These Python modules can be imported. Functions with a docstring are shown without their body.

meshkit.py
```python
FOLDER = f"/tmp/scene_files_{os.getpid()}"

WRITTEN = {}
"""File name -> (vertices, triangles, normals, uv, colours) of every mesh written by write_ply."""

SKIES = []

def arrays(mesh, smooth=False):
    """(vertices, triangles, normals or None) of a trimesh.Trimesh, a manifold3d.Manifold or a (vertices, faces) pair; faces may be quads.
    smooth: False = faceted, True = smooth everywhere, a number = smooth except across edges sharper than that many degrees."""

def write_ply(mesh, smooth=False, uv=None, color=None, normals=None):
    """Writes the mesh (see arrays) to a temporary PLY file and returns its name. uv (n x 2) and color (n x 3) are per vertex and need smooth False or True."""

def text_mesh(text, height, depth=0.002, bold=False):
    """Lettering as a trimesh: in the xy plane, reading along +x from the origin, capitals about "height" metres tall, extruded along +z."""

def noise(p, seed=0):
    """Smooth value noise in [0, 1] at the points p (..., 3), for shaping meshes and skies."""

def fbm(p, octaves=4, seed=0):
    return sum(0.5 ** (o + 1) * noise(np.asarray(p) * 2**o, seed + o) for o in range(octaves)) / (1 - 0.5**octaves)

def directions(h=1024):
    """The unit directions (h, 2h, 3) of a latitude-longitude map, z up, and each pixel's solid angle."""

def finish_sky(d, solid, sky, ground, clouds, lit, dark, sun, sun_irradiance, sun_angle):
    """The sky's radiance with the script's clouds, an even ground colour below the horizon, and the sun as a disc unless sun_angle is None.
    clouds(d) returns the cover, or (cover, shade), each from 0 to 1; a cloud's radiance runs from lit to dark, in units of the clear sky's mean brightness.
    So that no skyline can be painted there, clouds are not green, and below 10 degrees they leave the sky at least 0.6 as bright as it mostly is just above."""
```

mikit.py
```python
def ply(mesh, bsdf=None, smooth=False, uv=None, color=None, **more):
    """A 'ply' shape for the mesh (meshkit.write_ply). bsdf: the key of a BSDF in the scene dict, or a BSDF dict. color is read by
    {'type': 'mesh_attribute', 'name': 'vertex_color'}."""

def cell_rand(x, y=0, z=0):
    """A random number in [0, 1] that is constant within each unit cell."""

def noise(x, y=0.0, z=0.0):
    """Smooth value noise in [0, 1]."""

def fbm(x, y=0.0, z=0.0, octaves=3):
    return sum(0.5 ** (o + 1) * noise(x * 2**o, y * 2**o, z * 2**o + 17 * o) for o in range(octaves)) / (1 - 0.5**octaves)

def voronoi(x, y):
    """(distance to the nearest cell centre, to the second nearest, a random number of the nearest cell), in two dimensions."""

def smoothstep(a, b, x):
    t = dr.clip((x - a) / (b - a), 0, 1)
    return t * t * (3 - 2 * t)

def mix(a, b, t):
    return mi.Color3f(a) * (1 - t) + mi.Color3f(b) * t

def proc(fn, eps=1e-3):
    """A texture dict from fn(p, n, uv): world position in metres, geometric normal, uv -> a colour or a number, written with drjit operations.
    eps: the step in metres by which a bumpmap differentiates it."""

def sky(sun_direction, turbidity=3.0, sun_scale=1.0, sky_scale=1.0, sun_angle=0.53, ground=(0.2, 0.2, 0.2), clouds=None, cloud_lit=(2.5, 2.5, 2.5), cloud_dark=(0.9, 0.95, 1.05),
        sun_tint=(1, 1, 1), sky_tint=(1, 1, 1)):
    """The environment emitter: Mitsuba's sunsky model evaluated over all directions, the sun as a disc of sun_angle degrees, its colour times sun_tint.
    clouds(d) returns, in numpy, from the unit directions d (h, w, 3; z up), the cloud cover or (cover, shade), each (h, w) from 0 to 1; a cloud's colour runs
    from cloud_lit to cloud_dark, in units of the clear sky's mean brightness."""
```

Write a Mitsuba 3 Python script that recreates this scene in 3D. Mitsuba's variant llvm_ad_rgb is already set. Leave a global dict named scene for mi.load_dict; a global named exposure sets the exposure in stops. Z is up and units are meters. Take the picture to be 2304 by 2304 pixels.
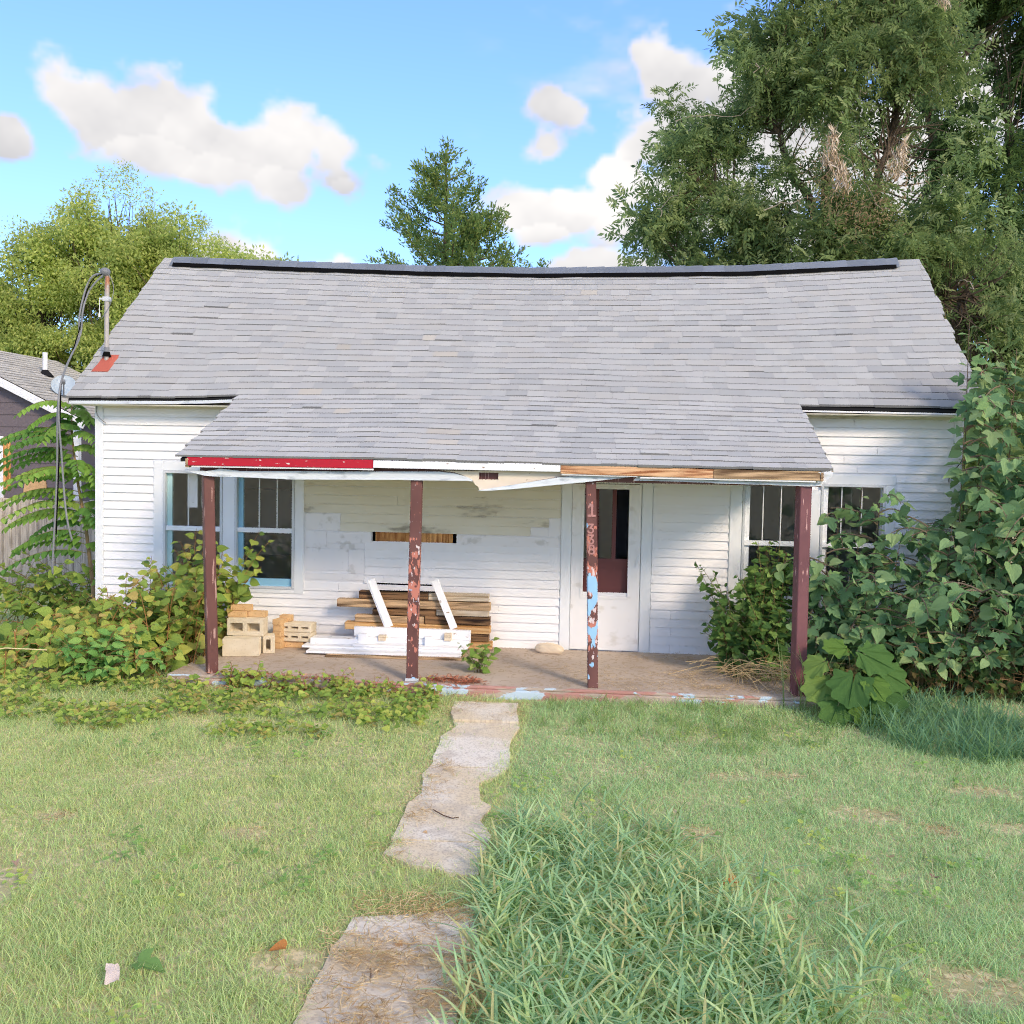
import math, numpy as np, trimesh, mitsuba as mi, drjit as dr, mikit, meshkit
from mikit import noise, fbm, smoothstep, mix, cell_rand, voronoi, proc
T = mi.ScalarTransform4f
scene, labels = {}, {}

# ------------------------------------------------------------------ camera, sky, exposure
CAM = np.array([6.026, -11.724, 2.159]); FW = np.array([-0.08938, 0.99471, -0.05058]); UP = np.array([-0.02352, 0.04866, 0.99854])
scene['camera'] = {'type': 'perspective', 'fov': 53.0, 'fov_axis': 'x', 'near_clip': 0.05, 'far_clip': 2000.0,
                   'to_world': T().look_at(origin=CAM.tolist(), target=(CAM + FW).tolist(), up=UP.tolist())}
SUN_EL = 25.0
SUN = [0.60 * math.cos(math.radians(SUN_EL)), -0.80 * math.cos(math.radians(SUN_EL)), math.sin(math.radians(SUN_EL))]
exposure = 2.85

def clouds(d):
    az = np.degrees(np.arctan2(d[..., 0], d[..., 1])); el = np.degrees(np.arcsin(np.clip(d[..., 2], -1, 1)))
    n = meshkit.fbm(d * 30, 7, 3) - 0.5; big = meshkit.fbm(d * 9, 3, 8) - 0.5
    blobs = [(-27.4, 16.9, 2.9, 2.2), (-25.0, 17.2, 2.8, 2.4), (-22.6, 16.4, 3.4, 2.4), (-20.3, 15.7, 3.0, 2.3), (-17.2, 15.8, 2.9, 2.4), (-15.7, 15.5, 2.3, 2.1), (-17.8, 14.4, 3.0, 1.5), (-24.0, 15.3, 3.6, 1.4), (-20.8, 14.9, 3.4, 1.6),
             (-32.0, 15.2, 1.8, 1.0), (-20.6, 11.0, 3.2, 1.9), (-15.4, 9.8, 1.8, 1.0), (-14.8, 14.4, 0.9, 0.6),
             (-2.9, 18.6, 2.0, 1.7), (-3.6, 16.9, 1.3, 1.9), (3.4, 19.8, 2.8, 2.3), (6.8, 20.0, 2.9, 2.6), (2.4, 17.2, 2.6, 2.4), (5.0, 16.6, 4.0, 3.0), (1.2, 14.6, 3.4, 1.8), (-4.6, 13.5, 2.6, 1.2), (-1.5, 13.5, 2.9, 1.6), (0.4, 13.0, 3.0, 1.4),
             (-3.6, 12.3, 1.8, 0.8), (-1.0, 10.7, 3.2, 0.9), (3.5, 13.2, 4.0, 2.0), (9.5, 17.5, 5.0, 4.5), (14.5, 15.5, 5.0, 4.0), (10.0, 11.0, 5.0, 2.0), (19.0, 18.5, 3.0, 2.5)]
    f = np.full(az.shape, -1.0); base = np.zeros(az.shape)
    for a, e, ra, re in blobs:
        r = 1 - np.sqrt(((az - a) / ra) ** 2 + ((el - e) / re) ** 2)
        low = np.clip((e - el) / re * 0.6 + 0.15, 0, 1)
        base = np.where(r > f, low, base); f = np.maximum(f, r)
    here = smooth(np.clip(1 - np.maximum((np.abs(az + 5) - 34) / 8, (el - 26) / 6), 0, 1))
    # unseen sky: noise cumulus on a flat layer, cover raised for whiter fill light
    q = np.stack([d[..., 0], d[..., 1], 0 * d[..., 0]], -1) / np.maximum(d[..., 2:3] + 0.12, 0.05)
    g = (meshkit.fbm(q * 1.6, 5, 21) - 0.45) * 3.2
    edge = f + 2.1 * n + 0.7 * big; wisp = smooth(np.clip((meshkit.fbm(d * np.array([14, 14, 30]), 6, 31) - 0.5) * 3.5 - 0.1, 0, 1)) * 0.75 * np.clip(1 - np.abs(az - 0.5) / 9, 0, 1)
    cov = np.where(here > 0, here * np.maximum(smooth(np.clip((edge + 0.06) / 0.46, 0, 1)), wisp), 0) + (1 - here) * smooth(np.clip((g + n) / 0.5, 0, 1))
    sh = np.clip(0.42 * base + 1.5 * (meshkit.fbm(d * 16 + 5, 5, 41) - 0.46) + 0.18, 0, 1) * here + (1 - here) * 0.3
    return cov, sh
def smooth(t): return t * t * (3 - 2 * t)
scene['sky'] = mikit.sky(SUN, turbidity=3.0, sun_scale=0.32, sky_scale=1.75, sun_angle=12.0, clouds=clouds, cloud_lit=(1.38, 1.34, 1.31), cloud_dark=(0.76, 0.76, 0.80), sun_tint=(0.98, 1.02, 1.22), sky_tint=(0.56, 0.66, 1.02))

# ------------------------------------------------------------------ helpers
def S(r, g, b):
    c = np.array([r, g, b]) / 255.0
    return [float(x) for x in np.where(c < 0.04045, c / 12.92, ((c + 0.055) / 1.055) ** 2.4)]
_used = set()
def nk(base):
    k, i = base, 0
    while k in _used: i += 1; k = f'{base}_{i:03d}'
    _used.add(k); return k
class MB:
    def __init__(s): s.v, s.f, s.c, s.n = [], [], [], 0
    def add(s, v, f, col=None):
        v = np.asarray(v, float); f = np.asarray(f, int)
        if f.shape[1] == 4: f = np.vstack([f[:, [0, 1, 2]], f[:, [0, 2, 3]]])
        s.v.append(v); s.f.append(f + s.n); s.n += len(v)
        s.c.append(np.broadcast_to(np.asarray(col if col is not None else [1, 1, 1], float), (len(v), 3)))
        return s
    def box(s, x0, x1, y0, y1, z0, z1, c=0.0, col=None, M=None):
        h = np.array([x1 - x0, y1 - y0, z1 - z0]) / 2; o = np.array([x1 + x0, y1 + y0, z1 + z0]) / 2
        if c <= 0:
            v = np.array([[x, y, z] for x in (-1, 1) for y in (-1, 1) for z in (-1, 1)]) * h
            f = [[0, 1, 3, 2], [4, 6, 7, 5], [0, 4, 5, 1], [2, 3, 7, 6], [0, 2, 6, 4], [1, 5, 7, 3]]
        else:
            pts = []
            for sx in (-1, 1):
                for sy in (-1, 1):
                    for sz in (-1, 1):
                        for k in range(3):
                            e = h - c; e = e.copy(); e[k] = h[k]; pts.append(np.array([sx, sy, sz]) * e)
            m = trimesh.convex.convex_hull(np.array(pts)); v, f = m.vertices, m.faces
        v = v + o
        if M is not None: v = v @ M[:3, :3].T + M[:3, 3]
        return s.add(v, f, col)
    def beam(s, p0, p1, w, t, up=(0, 0, 1), col=None, c=0.0):
        p0, p1 = np.array(p0, float), np.array(p1, float); L = np.linalg.norm(p1 - p0); a = (p1 - p0) / L
        up = (0, 1, 0) if abs(np.dot(up, a)) > 0.999 else up; b = np.cross(up, a); b /= np.linalg.norm(b); u = np.cross(a, b)
        M = np.eye(4); M[:3, 0], M[:3, 1], M[:3, 2], M[:3, 3] = a, b, u, p0
        return s.box(0, L, -w / 2, w / 2, -t / 2, t / 2, c, col, M)
    def tube(s, pts, r, sides=6, col=None):
        p = np.asarray(pts, float); r = np.broadcast_to(np.asarray(r, float), (len(p),))
        t = np.gradient(p, axis=0); t /= np.linalg.norm(t, axis=1, keepdims=True) + 1e-12
        a = np.cross(t, np.where(np.abs(t[:, 2:]) < 0.9, [0, 0, 1.0], [1.0, 0, 0])); a /= np.linalg.norm(a, axis=1, keepdims=True) + 1e-12
        b = np.cross(t, a); ang = np.arange(sides) * 2 * np.pi / sides
        v = p[:, None] + r[:, None, None] * (np.cos(ang)[None, :, None] * a[:, None] + np.sin(ang)[None, :, None] * b[:, None])
        i, j = np.meshgrid(np.arange(len(p) - 1), np.arange(sides), indexing='ij')
        q = np.stack([i * sides + j, i * sides + (j + 1) % sides, (i + 1) * sides + (j + 1) % sides, (i + 1) * sides + j], -1).reshape(-1, 4)
        m = len(p) * sides
        v = np.vstack([v.reshape(-1, 3), p[:1], p[-1:]])
        k = np.arange(sides); f = np.vstack([q[:, [0, 1, 2]], q[:, [0, 2, 3]], np.stack([(k + 1) % sides, k, k * 0 + m], 1), np.stack([m - sides + k, m - sides + (k + 1) % sides, k * 0 + m + 1], 1)])
        return s.add(v, f, col)
    def prism(s, poly, z0, z1, M=None, col=None):
        from shapely.geometry import Polygon
        m = trimesh.creation.extrude_polygon(poly if hasattr(poly, 'exterior') else Polygon(poly), z1 - z0, engine='earcut'); v = m.vertices + [0, 0, z0]
        if M is not None: v = v @ M[:3, :3].T + M[:3, 3]
        return s.add(v, m.faces, col)
    def mesh(s): return np.vstack(s.v), np.vstack(s.f)
    def col(s): return np.vstack(s.c)
XZ = np.array([[1, 0, 0, 0], [0, 0, -1, 0], [0, 1, 0, 0], [0, 0, 0, 1.0]])   # prism plane (x, z), extruding towards -y
def at(x, y, z, rz=0, rx=0, ry=0):
    M = trimesh.transformations.euler_matrix(math.radians(rx), math.radians(ry), math.radians(rz)); M[:3, 3] = x, y, z; return M
def put(key, mb, bsdf, label=None, cat=None, group=None, kind=None, vc=False, smooth=False):
    k = nk(key)
    scene[k] = mikit.ply(mb.mesh(), bsdf, smooth=smooth, **({'uv': enc(mb.col())} if vc else {}))
    tag(k, label, cat, group, kind); return k
def tag(k, label=None, cat=None, group=None, kind=None):
    d = {a: b for a, b in (('label', label), ('category', cat), ('group', group), ('kind', kind)) if b}
    if d: labels[k] = {**labels.get(k, {}), **d}
def thing(key, label, cat, group=None):
    k = nk(key); tag(k, label, cat, group); return k
def interp(x, pts):
    p = np.array(pts); return np.interp(x, p[:, 0], p[:, 1])

# ------------------------------------------------------------------ materials
def bs(name, col, rough=0.6, spec=0.4, bump=None, bscale=0.003, metallic=0.0, eps=1e-3, two=True):
    b = {'type': 'principled', 'base_color': col if isinstance(col, dict) else {'type': 'rgb', 'value': col}, 'roughness': rough, 'specular': spec, 'metallic': metallic}
    if bump is not None: b = {'type': 'bumpmap', 'nested_texture': proc(bump, eps), 'scale': bscale, 'bsdf': b}
    scene[name] = {'type': 'twosided', 'bsdf': b} if two else b
def enc(c):            # a piece's own colour, carried in its uv so that alike pieces share one BSDF
    c = np.clip(np.asarray(c, float), 0.01, 0.97); return np.stack([np.floor(c[:, 0] * 1023) + c[:, 1], c[:, 2]], -1)
def dec(p, n, uv):
    a = dr.floor(uv.x); return mi.Color3f(a / 1023.0, uv.x - a, uv.y)
VC = proc(dec)
bs('m_vinyl', proc(lambda p, n, uv: mix(S(233, 234, 235), S(220, 218, 213), smoothstep(0.5, 0.9, fbm(p.x * 3.1, p.z * 17, p.y, 4)) * 0.35)), 0.42, 0.4)
bs('m_trim', S(226, 231, 234), 0.4, 0.4)
def soot(p, n, uv):
    a = fbm(p.x * 1.3, p.z * 9.0, 3.0, 4); b = fbm(p.x * 14, p.z * 30, 1.0, 3)
    return mix(mix(S(226, 223, 207), S(212, 207, 187), a), S(120, 113, 96), smoothstep(0.55, 0.8, a * 0.8 + b * 0.25) * 0.8)
bs('m_cream', proc(soot), 0.55, 0.3)
bs('m_panel', proc(lambda p, n, uv: mix(S(230, 231, 233), S(206, 206, 205), smoothstep(0.6, 0.8, fbm(p.x * 9, p.z * 9, 2, 4)))), 0.6, 0.3)
bs('m_shingle', VC, 0.9, 0.15)
bs('m_dark', S(28, 28, 30), 0.8, 0.2)
bs('m_black', S(12, 12, 13), 0.9, 0.1)
bs('m_room', S(70, 74, 78), 0.9, 0.1)
def chips(a, b, dens, sc=1.0):
    def fn(p, n, uv):
        v = fbm(p.x * 22 * sc, p.y * 30 * sc, p.z * 36 * sc, 4); w = noise(p.x * 3, p.y * 3 + 5, p.z * 4)
        return mix(a, b, smoothstep(dens, dens + 0.03, v + 0.18 * (w - 0.5)))
    return fn
bs('m_red', proc(chips(S(176, 22, 42), S(214, 196, 190), 0.70)), 0.45, 0.4)
def woodgrain(light, dark, fx, fy, fz):
    def fn(p, n, uv):
        w = fbm(p.x * fx * 0.2, p.y * fy * 0.2, p.z * fz * 0.2, 2)
        g = noise(p.x * fx + w * 6, p.y * fy + w * 6, p.z * fz + w * 9)
        h = fbm(p.x * fx * 3, p.y * fy * 3, p.z * fz * 3, 2)
        return mix(light, dark, smoothstep(0.25, 0.8, 0.7 * g + 0.3 * h))
    return fn
bs('m_rawwood', proc(woodgrain(S(222, 182, 140), S(142, 84, 48), 5, 60, 60)), 0.7, 0.2)
bs('m_plywood', proc(woodgrain(S(226, 172, 106), S(150, 92, 42), 34, 30, 4)), 0.6, 0.3)
bs('m_oldwood', proc(woodgrain(S(206, 176, 138), S(92, 70, 50), 3, 40, 40)), 0.75, 0.2)
bs('m_darkwood', proc(woodgrain(S(140, 108, 76), S(44, 32, 26), 3, 40, 40)), 0.75, 0.2)
bs('m_tanwood', proc(woodgrain(S(222, 184, 130), S(176, 126, 74), 3, 40, 40)), 0.7, 0.2)
bs('m_palewood', proc(woodgrain(S(214, 202, 180), S(158, 138, 110), 3, 40, 40)), 0.7, 0.2)
bs('m_chipwhite', proc(chips(S(232, 234, 236), S(160, 140, 118), 0.74)), 0.5, 0.3)
def paint_post(p, n, uv):
    v = fbm(p.x * 60, p.y * 60, p.z * 5, 3)
    return mix(mix(S(112, 72, 66), S(92, 56, 52), fbm(p.x * 9, p.y * 9, p.z * 3, 2)), S(186, 150, 140), smoothstep(0.64, 0.74, v) * 0.8)
bs('m_post', proc(paint_post), 0.5, 0.35)
bs('m_postplum', proc(lambda p, n, uv: mix(mix(S(122, 78, 82), S(98, 60, 66), fbm(p.x * 9, p.y * 9, p.z * 4, 2)), S(190, 150, 146), smoothstep(0.72, 0.8, fbm(p.x * 50, p.y * 50, p.z * 6, 3)))), 0.5, 0.35)
def peel(blue_lo, blue_hi, red_lo, red_hi, blue_amt):
    def fn(p, n, uv):
        v = fbm(p.x * 34, p.y * 34, p.z * 13, 4); w = fbm(p.x * 22 + 9, p.y * 22, p.z * 9 + 4, 4); u = fbm(p.x * 46, p.y * 46 + 7, p.z * 20, 3)
        zr = smoothstep(red_lo - 0.1, red_lo + 0.1, p.z) * (1 - smoothstep(red_hi - 0.1, red_hi + 0.1, p.z))
        zb = smoothstep(blue_lo - 0.08, blue_lo + 0.08, p.z) * (1 - smoothstep(blue_hi - 0.08, blue_hi + 0.08, p.z))
        c = mix(S(112, 76, 72), S(94, 62, 58), noise(p.x * 9, p.y * 9, p.z * 3))
        c = mix(c, S(190, 122, 106), smoothstep(0.72 - 0.22 * zr, 0.76 - 0.22 * zr, v))
        c = mix(c, S(208, 196, 196), smoothstep(0.76 - 0.05 * zr - 0.12 * zb, 0.78 - 0.05 * zr - 0.12 * zb, u))
        return mix(c, S(150, 194, 226), smoothstep(0.74 - blue_amt * zb, 0.76 - blue_amt * zb, w))
    return fn
bs('m_postred', proc(peel(-0.2, 0.04, 0.45, 1.3, 0.25)), 0.6, 0.3)
bs('m_postblue', proc(peel(0.25, 1.12, 0.4, 1.5, 0.26)), 0.6, 0.3)
bs('m_number', S(176, 130, 124), 0.5, 0.3)
bs('m_bluepaint', S(140, 190, 214), 0.45, 0.4)
bs('m_tealpaint', S(176, 212, 214), 0.45, 0.4)
bs('m_alu', S(196, 202, 206), 0.35, 0.5)
bs('m_browndoor', S(104, 56, 54), 0.5, 0.4)
bs('m_stormdoor', proc(lambda p, n, uv: mix(S(230, 231, 231), S(212, 211, 206), smoothstep(0.6, 0.8, fbm(p.x * 6, p.y, p.z * 8, 4)))), 0.45, 0.4)
def bentmetal(p, n, uv):
    return mix(S(206, 214, 218), S(150, 160, 164), smoothstep(0.62, 0.8, fbm(p.x * 8, p.z * 22, 4, 4)) * 0.7)
bs('m_cladding', proc(bentmetal), 0.4, 0.4)
bs('m_soffit', proc(chips(S(224, 212, 192), S(120, 100, 82), 0.74)), 0.6, 0.3)
scene['m_glass'] = {'type': 'thindielectric', 'int_ior': 1.5}
def slabtex(p, n, uv):
    a = fbm(p.x * 2.2, p.y * 2.2, 0, 4); b = fbm(p.x * 26, p.y * 26, p.z * 26, 3)
    c = mix(mix(S(190, 176, 160), S(160, 146, 132), a), S(150, 128, 100), smoothstep(0.5, 0.75, b) * 0.5)
    e = smoothstep(-2.02, -2.085, p.y)
    pa = fbm(p.x * 3.1, p.z * 12, p.y * 4, 4)
    paint = mix(mix(c, S(178, 120, 112), smoothstep(0.5, 0.54, pa) * 0.7), S(182, 200, 212), smoothstep(0.62, 0.65, fbm(p.x * 7 + 4, p.z * 16, p.y * 9, 4)))
    return mix(c, paint, e)
bs('m_slab', proc(slabtex), 0.85, 0.2)
def pathtex(p, n, uv):
    a = fbm(p.x * 2.5, p.y * 2.5, 0, 4); d1, d2, r = voronoi(p.x * 90, p.y * 90); b = fbm(p.x * 7, p.y * 7, 3, 4)
    return mix(mix(mix(S(218, 212, 198), S(208, 194, 166), smoothstep(0.3, 0.7, a)), S(182, 172, 156), smoothstep(0.55, 0.75, b) * 0.6), S(150, 138, 122), smoothstep(0.55, 0.9, r) * 0.4)
bs('m_path', proc(pathtex), 0.9, 0.15)
def soil(p, n, uv):
    a = fbm(p.x * 1.7, p.y * 1.7, 0, 4); b = fbm(p.x * 30, p.y * 30, 0, 3)
    return mix(mix(S(186, 178, 138), S(160, 158, 116), a), S(206, 192, 154), smoothstep(0.5, 0.7, b))
bs('m_soil', proc(soil), 0.95, 0.1)
def blocktex(p, n, uv):
    a = fbm(p.x * 9, p.y * 9, p.z * 9, 4); b = noise(p.x * 160, p.y * 160, p.z * 160)
    return mix(mix(S(220, 210, 188), S(194, 180, 150), a), S(166, 150, 124), smoothstep(0.75, 0.9, b) * 0.6)
bs('m_block', proc(blocktex), 0.95, 0.1)
bs('m_brick', proc(lambda p, n, uv: mix(mix(S(218, 186, 140), S(194, 156, 110), fbm(p.x * 12, p.y * 12, p.z * 12, 3)), S(150, 110, 72), smoothstep(0.7, 0.9, noise(p.x * 90, p.y * 90, p.z * 90)) * 0.6)), 0.9, 0.1)
bs('m_fence', proc(woodgrain(S(196, 186, 172), S(152, 142, 130), 40, 20, 3)), 0.85, 0.1)
bs('m_greyside', S(106, 98, 102), 0.6, 0.3)
bs('m_roof2', VC, 0.9, 0.1)
bs('m_white', S(226, 228, 230), 0.5, 0.3)
bs('m_metalpipe', proc(lambda p, n, uv: mix(S(168, 164, 158), S(166, 112, 78), smoothstep(0.0, 0.2, p.z - 4.02) * smoothstep(0.35, 0.6, fbm(p.x * 20, p.y * 20, p.z * 14, 3)))), 0.45, 0.5)
bs('m_rust', S(178, 96, 80), 0.7, 0.2)
bs('m_wire', S(120, 124, 128), 0.5, 0.4)
bs('m_dish', S(166, 182, 192), 0.45, 0.4)
bs('m_bark', proc(woodgrain(S(112, 98, 84), S(62, 54, 46), 14, 14, 3)), 0.95, 0.1)
bs('m_twig', VC, 0.9, 0.1)
bs('m_straw', VC, 0.8, 0.15)
bs('m_web', S(196, 166, 146), 0.9, 0.1); bs('m_paper', S(196, 184, 178), 0.8, 0.2)
def leafbs(name, dt, rough): scene[name] = {'type': 'principledthin', 'base_color': VC, 'roughness': rough, 'diff_trans': dt}
leafbs('m_leaf', 0.8, 0.5); leafbs('m_treeleaf', 1.1, 0.5); leafbs('m_grass', 0.9, 0.55)
scene['m_stone'] = {'type': 'twosided', 'bsdf': {'type': 'principled', 'base_color': {'type': 'rgb', 'value': S(222, 206, 180)}, 'roughness': 0.95}}

# ------------------------------------------------------------------ the ground and the walkway
rng = np.random.default_rng(7)
def gz(x, y):
    x, y = np.asarray(x, float), np.asarray(y, float)
    b = 0.05 * (meshkit.fbm(np.stack([x * 0.7, y * 0.7, 0 * x], -1), 3, 5) - 0.5) + 0.02 * (meshkit.fbm(np.stack([x * 4, y * 4, 0 * x], -1), 2, 6) - 0.5)
    near = np.clip((y + 2.1) / -0.8, 0, 1)
    path = np.clip(1.6 - np.abs(x - 5.08) / 0.35, 0, 1)
    return -0.10 - 0.055 * near + b * (1 - 0.8 * path) - 0.012 * path
gx = np.concatenate([[-400, -150, -60, -30, -15], np.arange(-8, 18.01, 0.2), [25, 40, 80, 160, 400]]); gy = np.concatenate([[-400, -150, -60, -30, -18], np.arange(-13, 6.01, 0.2), [10, 20, 40, 80, 160, 400]])
X, Yy = np.meshgrid(gx, gy, indexing='ij'); n1, n2 = len(gx), len(gy)
i, j = np.meshgrid(np.arange(n1 - 1), np.arange(n2 - 1), indexing='ij'); q = np.stack([i * n2 + j, (i + 1) * n2 + j, (i + 1) * n2 + j + 1, i * n2 + j + 1], -1).reshape(-1, 4)
g = MB().add(np.stack([X, Yy, gz(X, Yy)], -1).reshape(-1, 3), q)
put('ground', g, 'm_soil', kind='structure', smooth=True)

def wob(poly, step=0.06, amp=0.02, seed=1):
    p = np.array(poly + poly[:1], float); out = []
    for a, b in zip(p[:-1], p[1:]):
        m = max(1, int(np.linalg.norm(b - a) / step))
        out += [a + (b - a) * t / m for t in range(m)]
    out = np.array(out); d = np.stack([meshkit.fbm(np.c_[out * 5, 0 * out[:, :1] + s], 3, seed) - 0.5 for s in (0, 9)], -1)
    return out + d * amp * 3.2
L_ = [(4.66, -2.24), (4.69, -2.68), (4.80, -3.06), (4.73, -3.38), (4.75, -3.79), (4.78, -4.16), (4.75, -4.43), (4.82, -4.85), (4.77, -5.04), (4.80, -5.62), (4.80, -5.95), (4.97, -6.08), (5.16, -6.14), (5.29, -6.2)]
R_ = [(5.26, -2.24), (5.34, -3.06), (5.30, -3.4), (5.36, -4.16), (5.28, -4.43), (5.18, -4.57), (5.24, -4.94), (5.33, -5.06), (5.28, -5.34), (5.39, -5.59), (5.36, -5.9), (5.37, -6.18)]
from shapely.geometry import Polygon, box as sbox
from shapely.ops import unary_union
strip_ = Polygon(L_ + R_[::-1]).buffer(0)
cuts_ = [(-2.2, -2.2), (-2.92, -2.90), (-3.42, -3.31), (-4.32, -4.14), (-5.02, -5.06), (-5.76, -5.68), (-6.5, -6.5)]
path_polys = []
for (a0, a1), (b0, b1) in zip(cuts_[:-1], cuts_[1:]):
    piece = strip_.intersection(Polygon([(4, a0 - .004), (6, a1 - .004), (6, b1 + .004), (4, b0 + .004)])); path_polys.append(list(max(getattr(piece, 'geoms', [piece]), key=lambda g_: g_.area).exterior.coords)[:-1])
path_polys += [[(5.44, -6.55), (5.16, -6.71), (4.97, -6.75), (4.83, -6.78), (4.80, -7.12), (5.44, -7.10), (5.47, -6.95), (5.43, -6.73)], [(4.80, -7.13), (5.44, -7.11), (5.45, -7.4), (5.55, -8.3), (4.86, -8.3), (4.80, -7.5)]]
w = thing('walkway', None, None); labels[w] = {'kind': 'structure'}
for k, poly in enumerate(path_polys):
    zz = -0.145 if k else -0.125
    put(w + '__slab', MB().prism(wob(poly, 0.04, 0.010, k), zz - 0.05, zz + [0.010, 0.006, 0.009, 0.006, 0.010, 0.006, 0.007, -0.004][k]), 'm_path')

# ------------------------------------------------------------------ the house
H = thing('house', 'white clapboard single storey house with grey shingle roof and sagging front porch', 'house')
RX0, RX1 = -0.19, 10.07
RIDGE = [(-0.2, 4.861), (1.5, 4.80), (3.5, 4.738), (4.95, 4.713), (7.78, 4.748), (10.06, 4.862)]
EAVE = [(-0.2, 2.785), (1.2, 2.80), (1.9, 2.83), (4, 2.86), (5.2, 2.856), (8.14, 2.81), (10.1, 2.80)]
PEAVE = [(1.9, 2.137), (3.8, 2.145), (5.6, 2.126), (8.1, 2.122)]
def main_roof(x, t):   # t 0 at the eave, 1 at the ridge
    x, t = np.asarray(x, float), np.asarray(t, float)
    z = interp(x, EAVE) * (1 - t) + interp(x, RIDGE) * t
    sag = -0.05 * np.sin(np.pi * t) * np.sin(np.pi * np.clip(x / 9.9, 0, 1)) + 0.016 * (meshkit.noise(np.stack([x * 1.1, t * 4, 0 * x], -1), 4) - 0.5)
    return np.stack([x + 0 * t, -0.35 + 2.63 * t + 0 * x, z + sag * (t > 0) * np.minimum(1, t * 6)], -1)
def porch_roof(x, t):  # t 0 at the porch eave, 1 at the main eave line
    x, t = np.asarray(x, float), np.asarray(t, float)
    z = interp(x, PEAVE) * (1 - t) + interp(x, EAVE) * t
    z = z - 0.015 * np.sin(np.pi * t) + 0.012 * (meshkit.noise(np.stack([x * 1.3, t * 3, 0 * x], -1), 9) - 0.5) * np.sin(np.pi * np.clip(t, 0, 1))
    return np.stack([x + 0 * t, -2.12 + 1.77 * t + 0 * x, z], -1)
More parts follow.
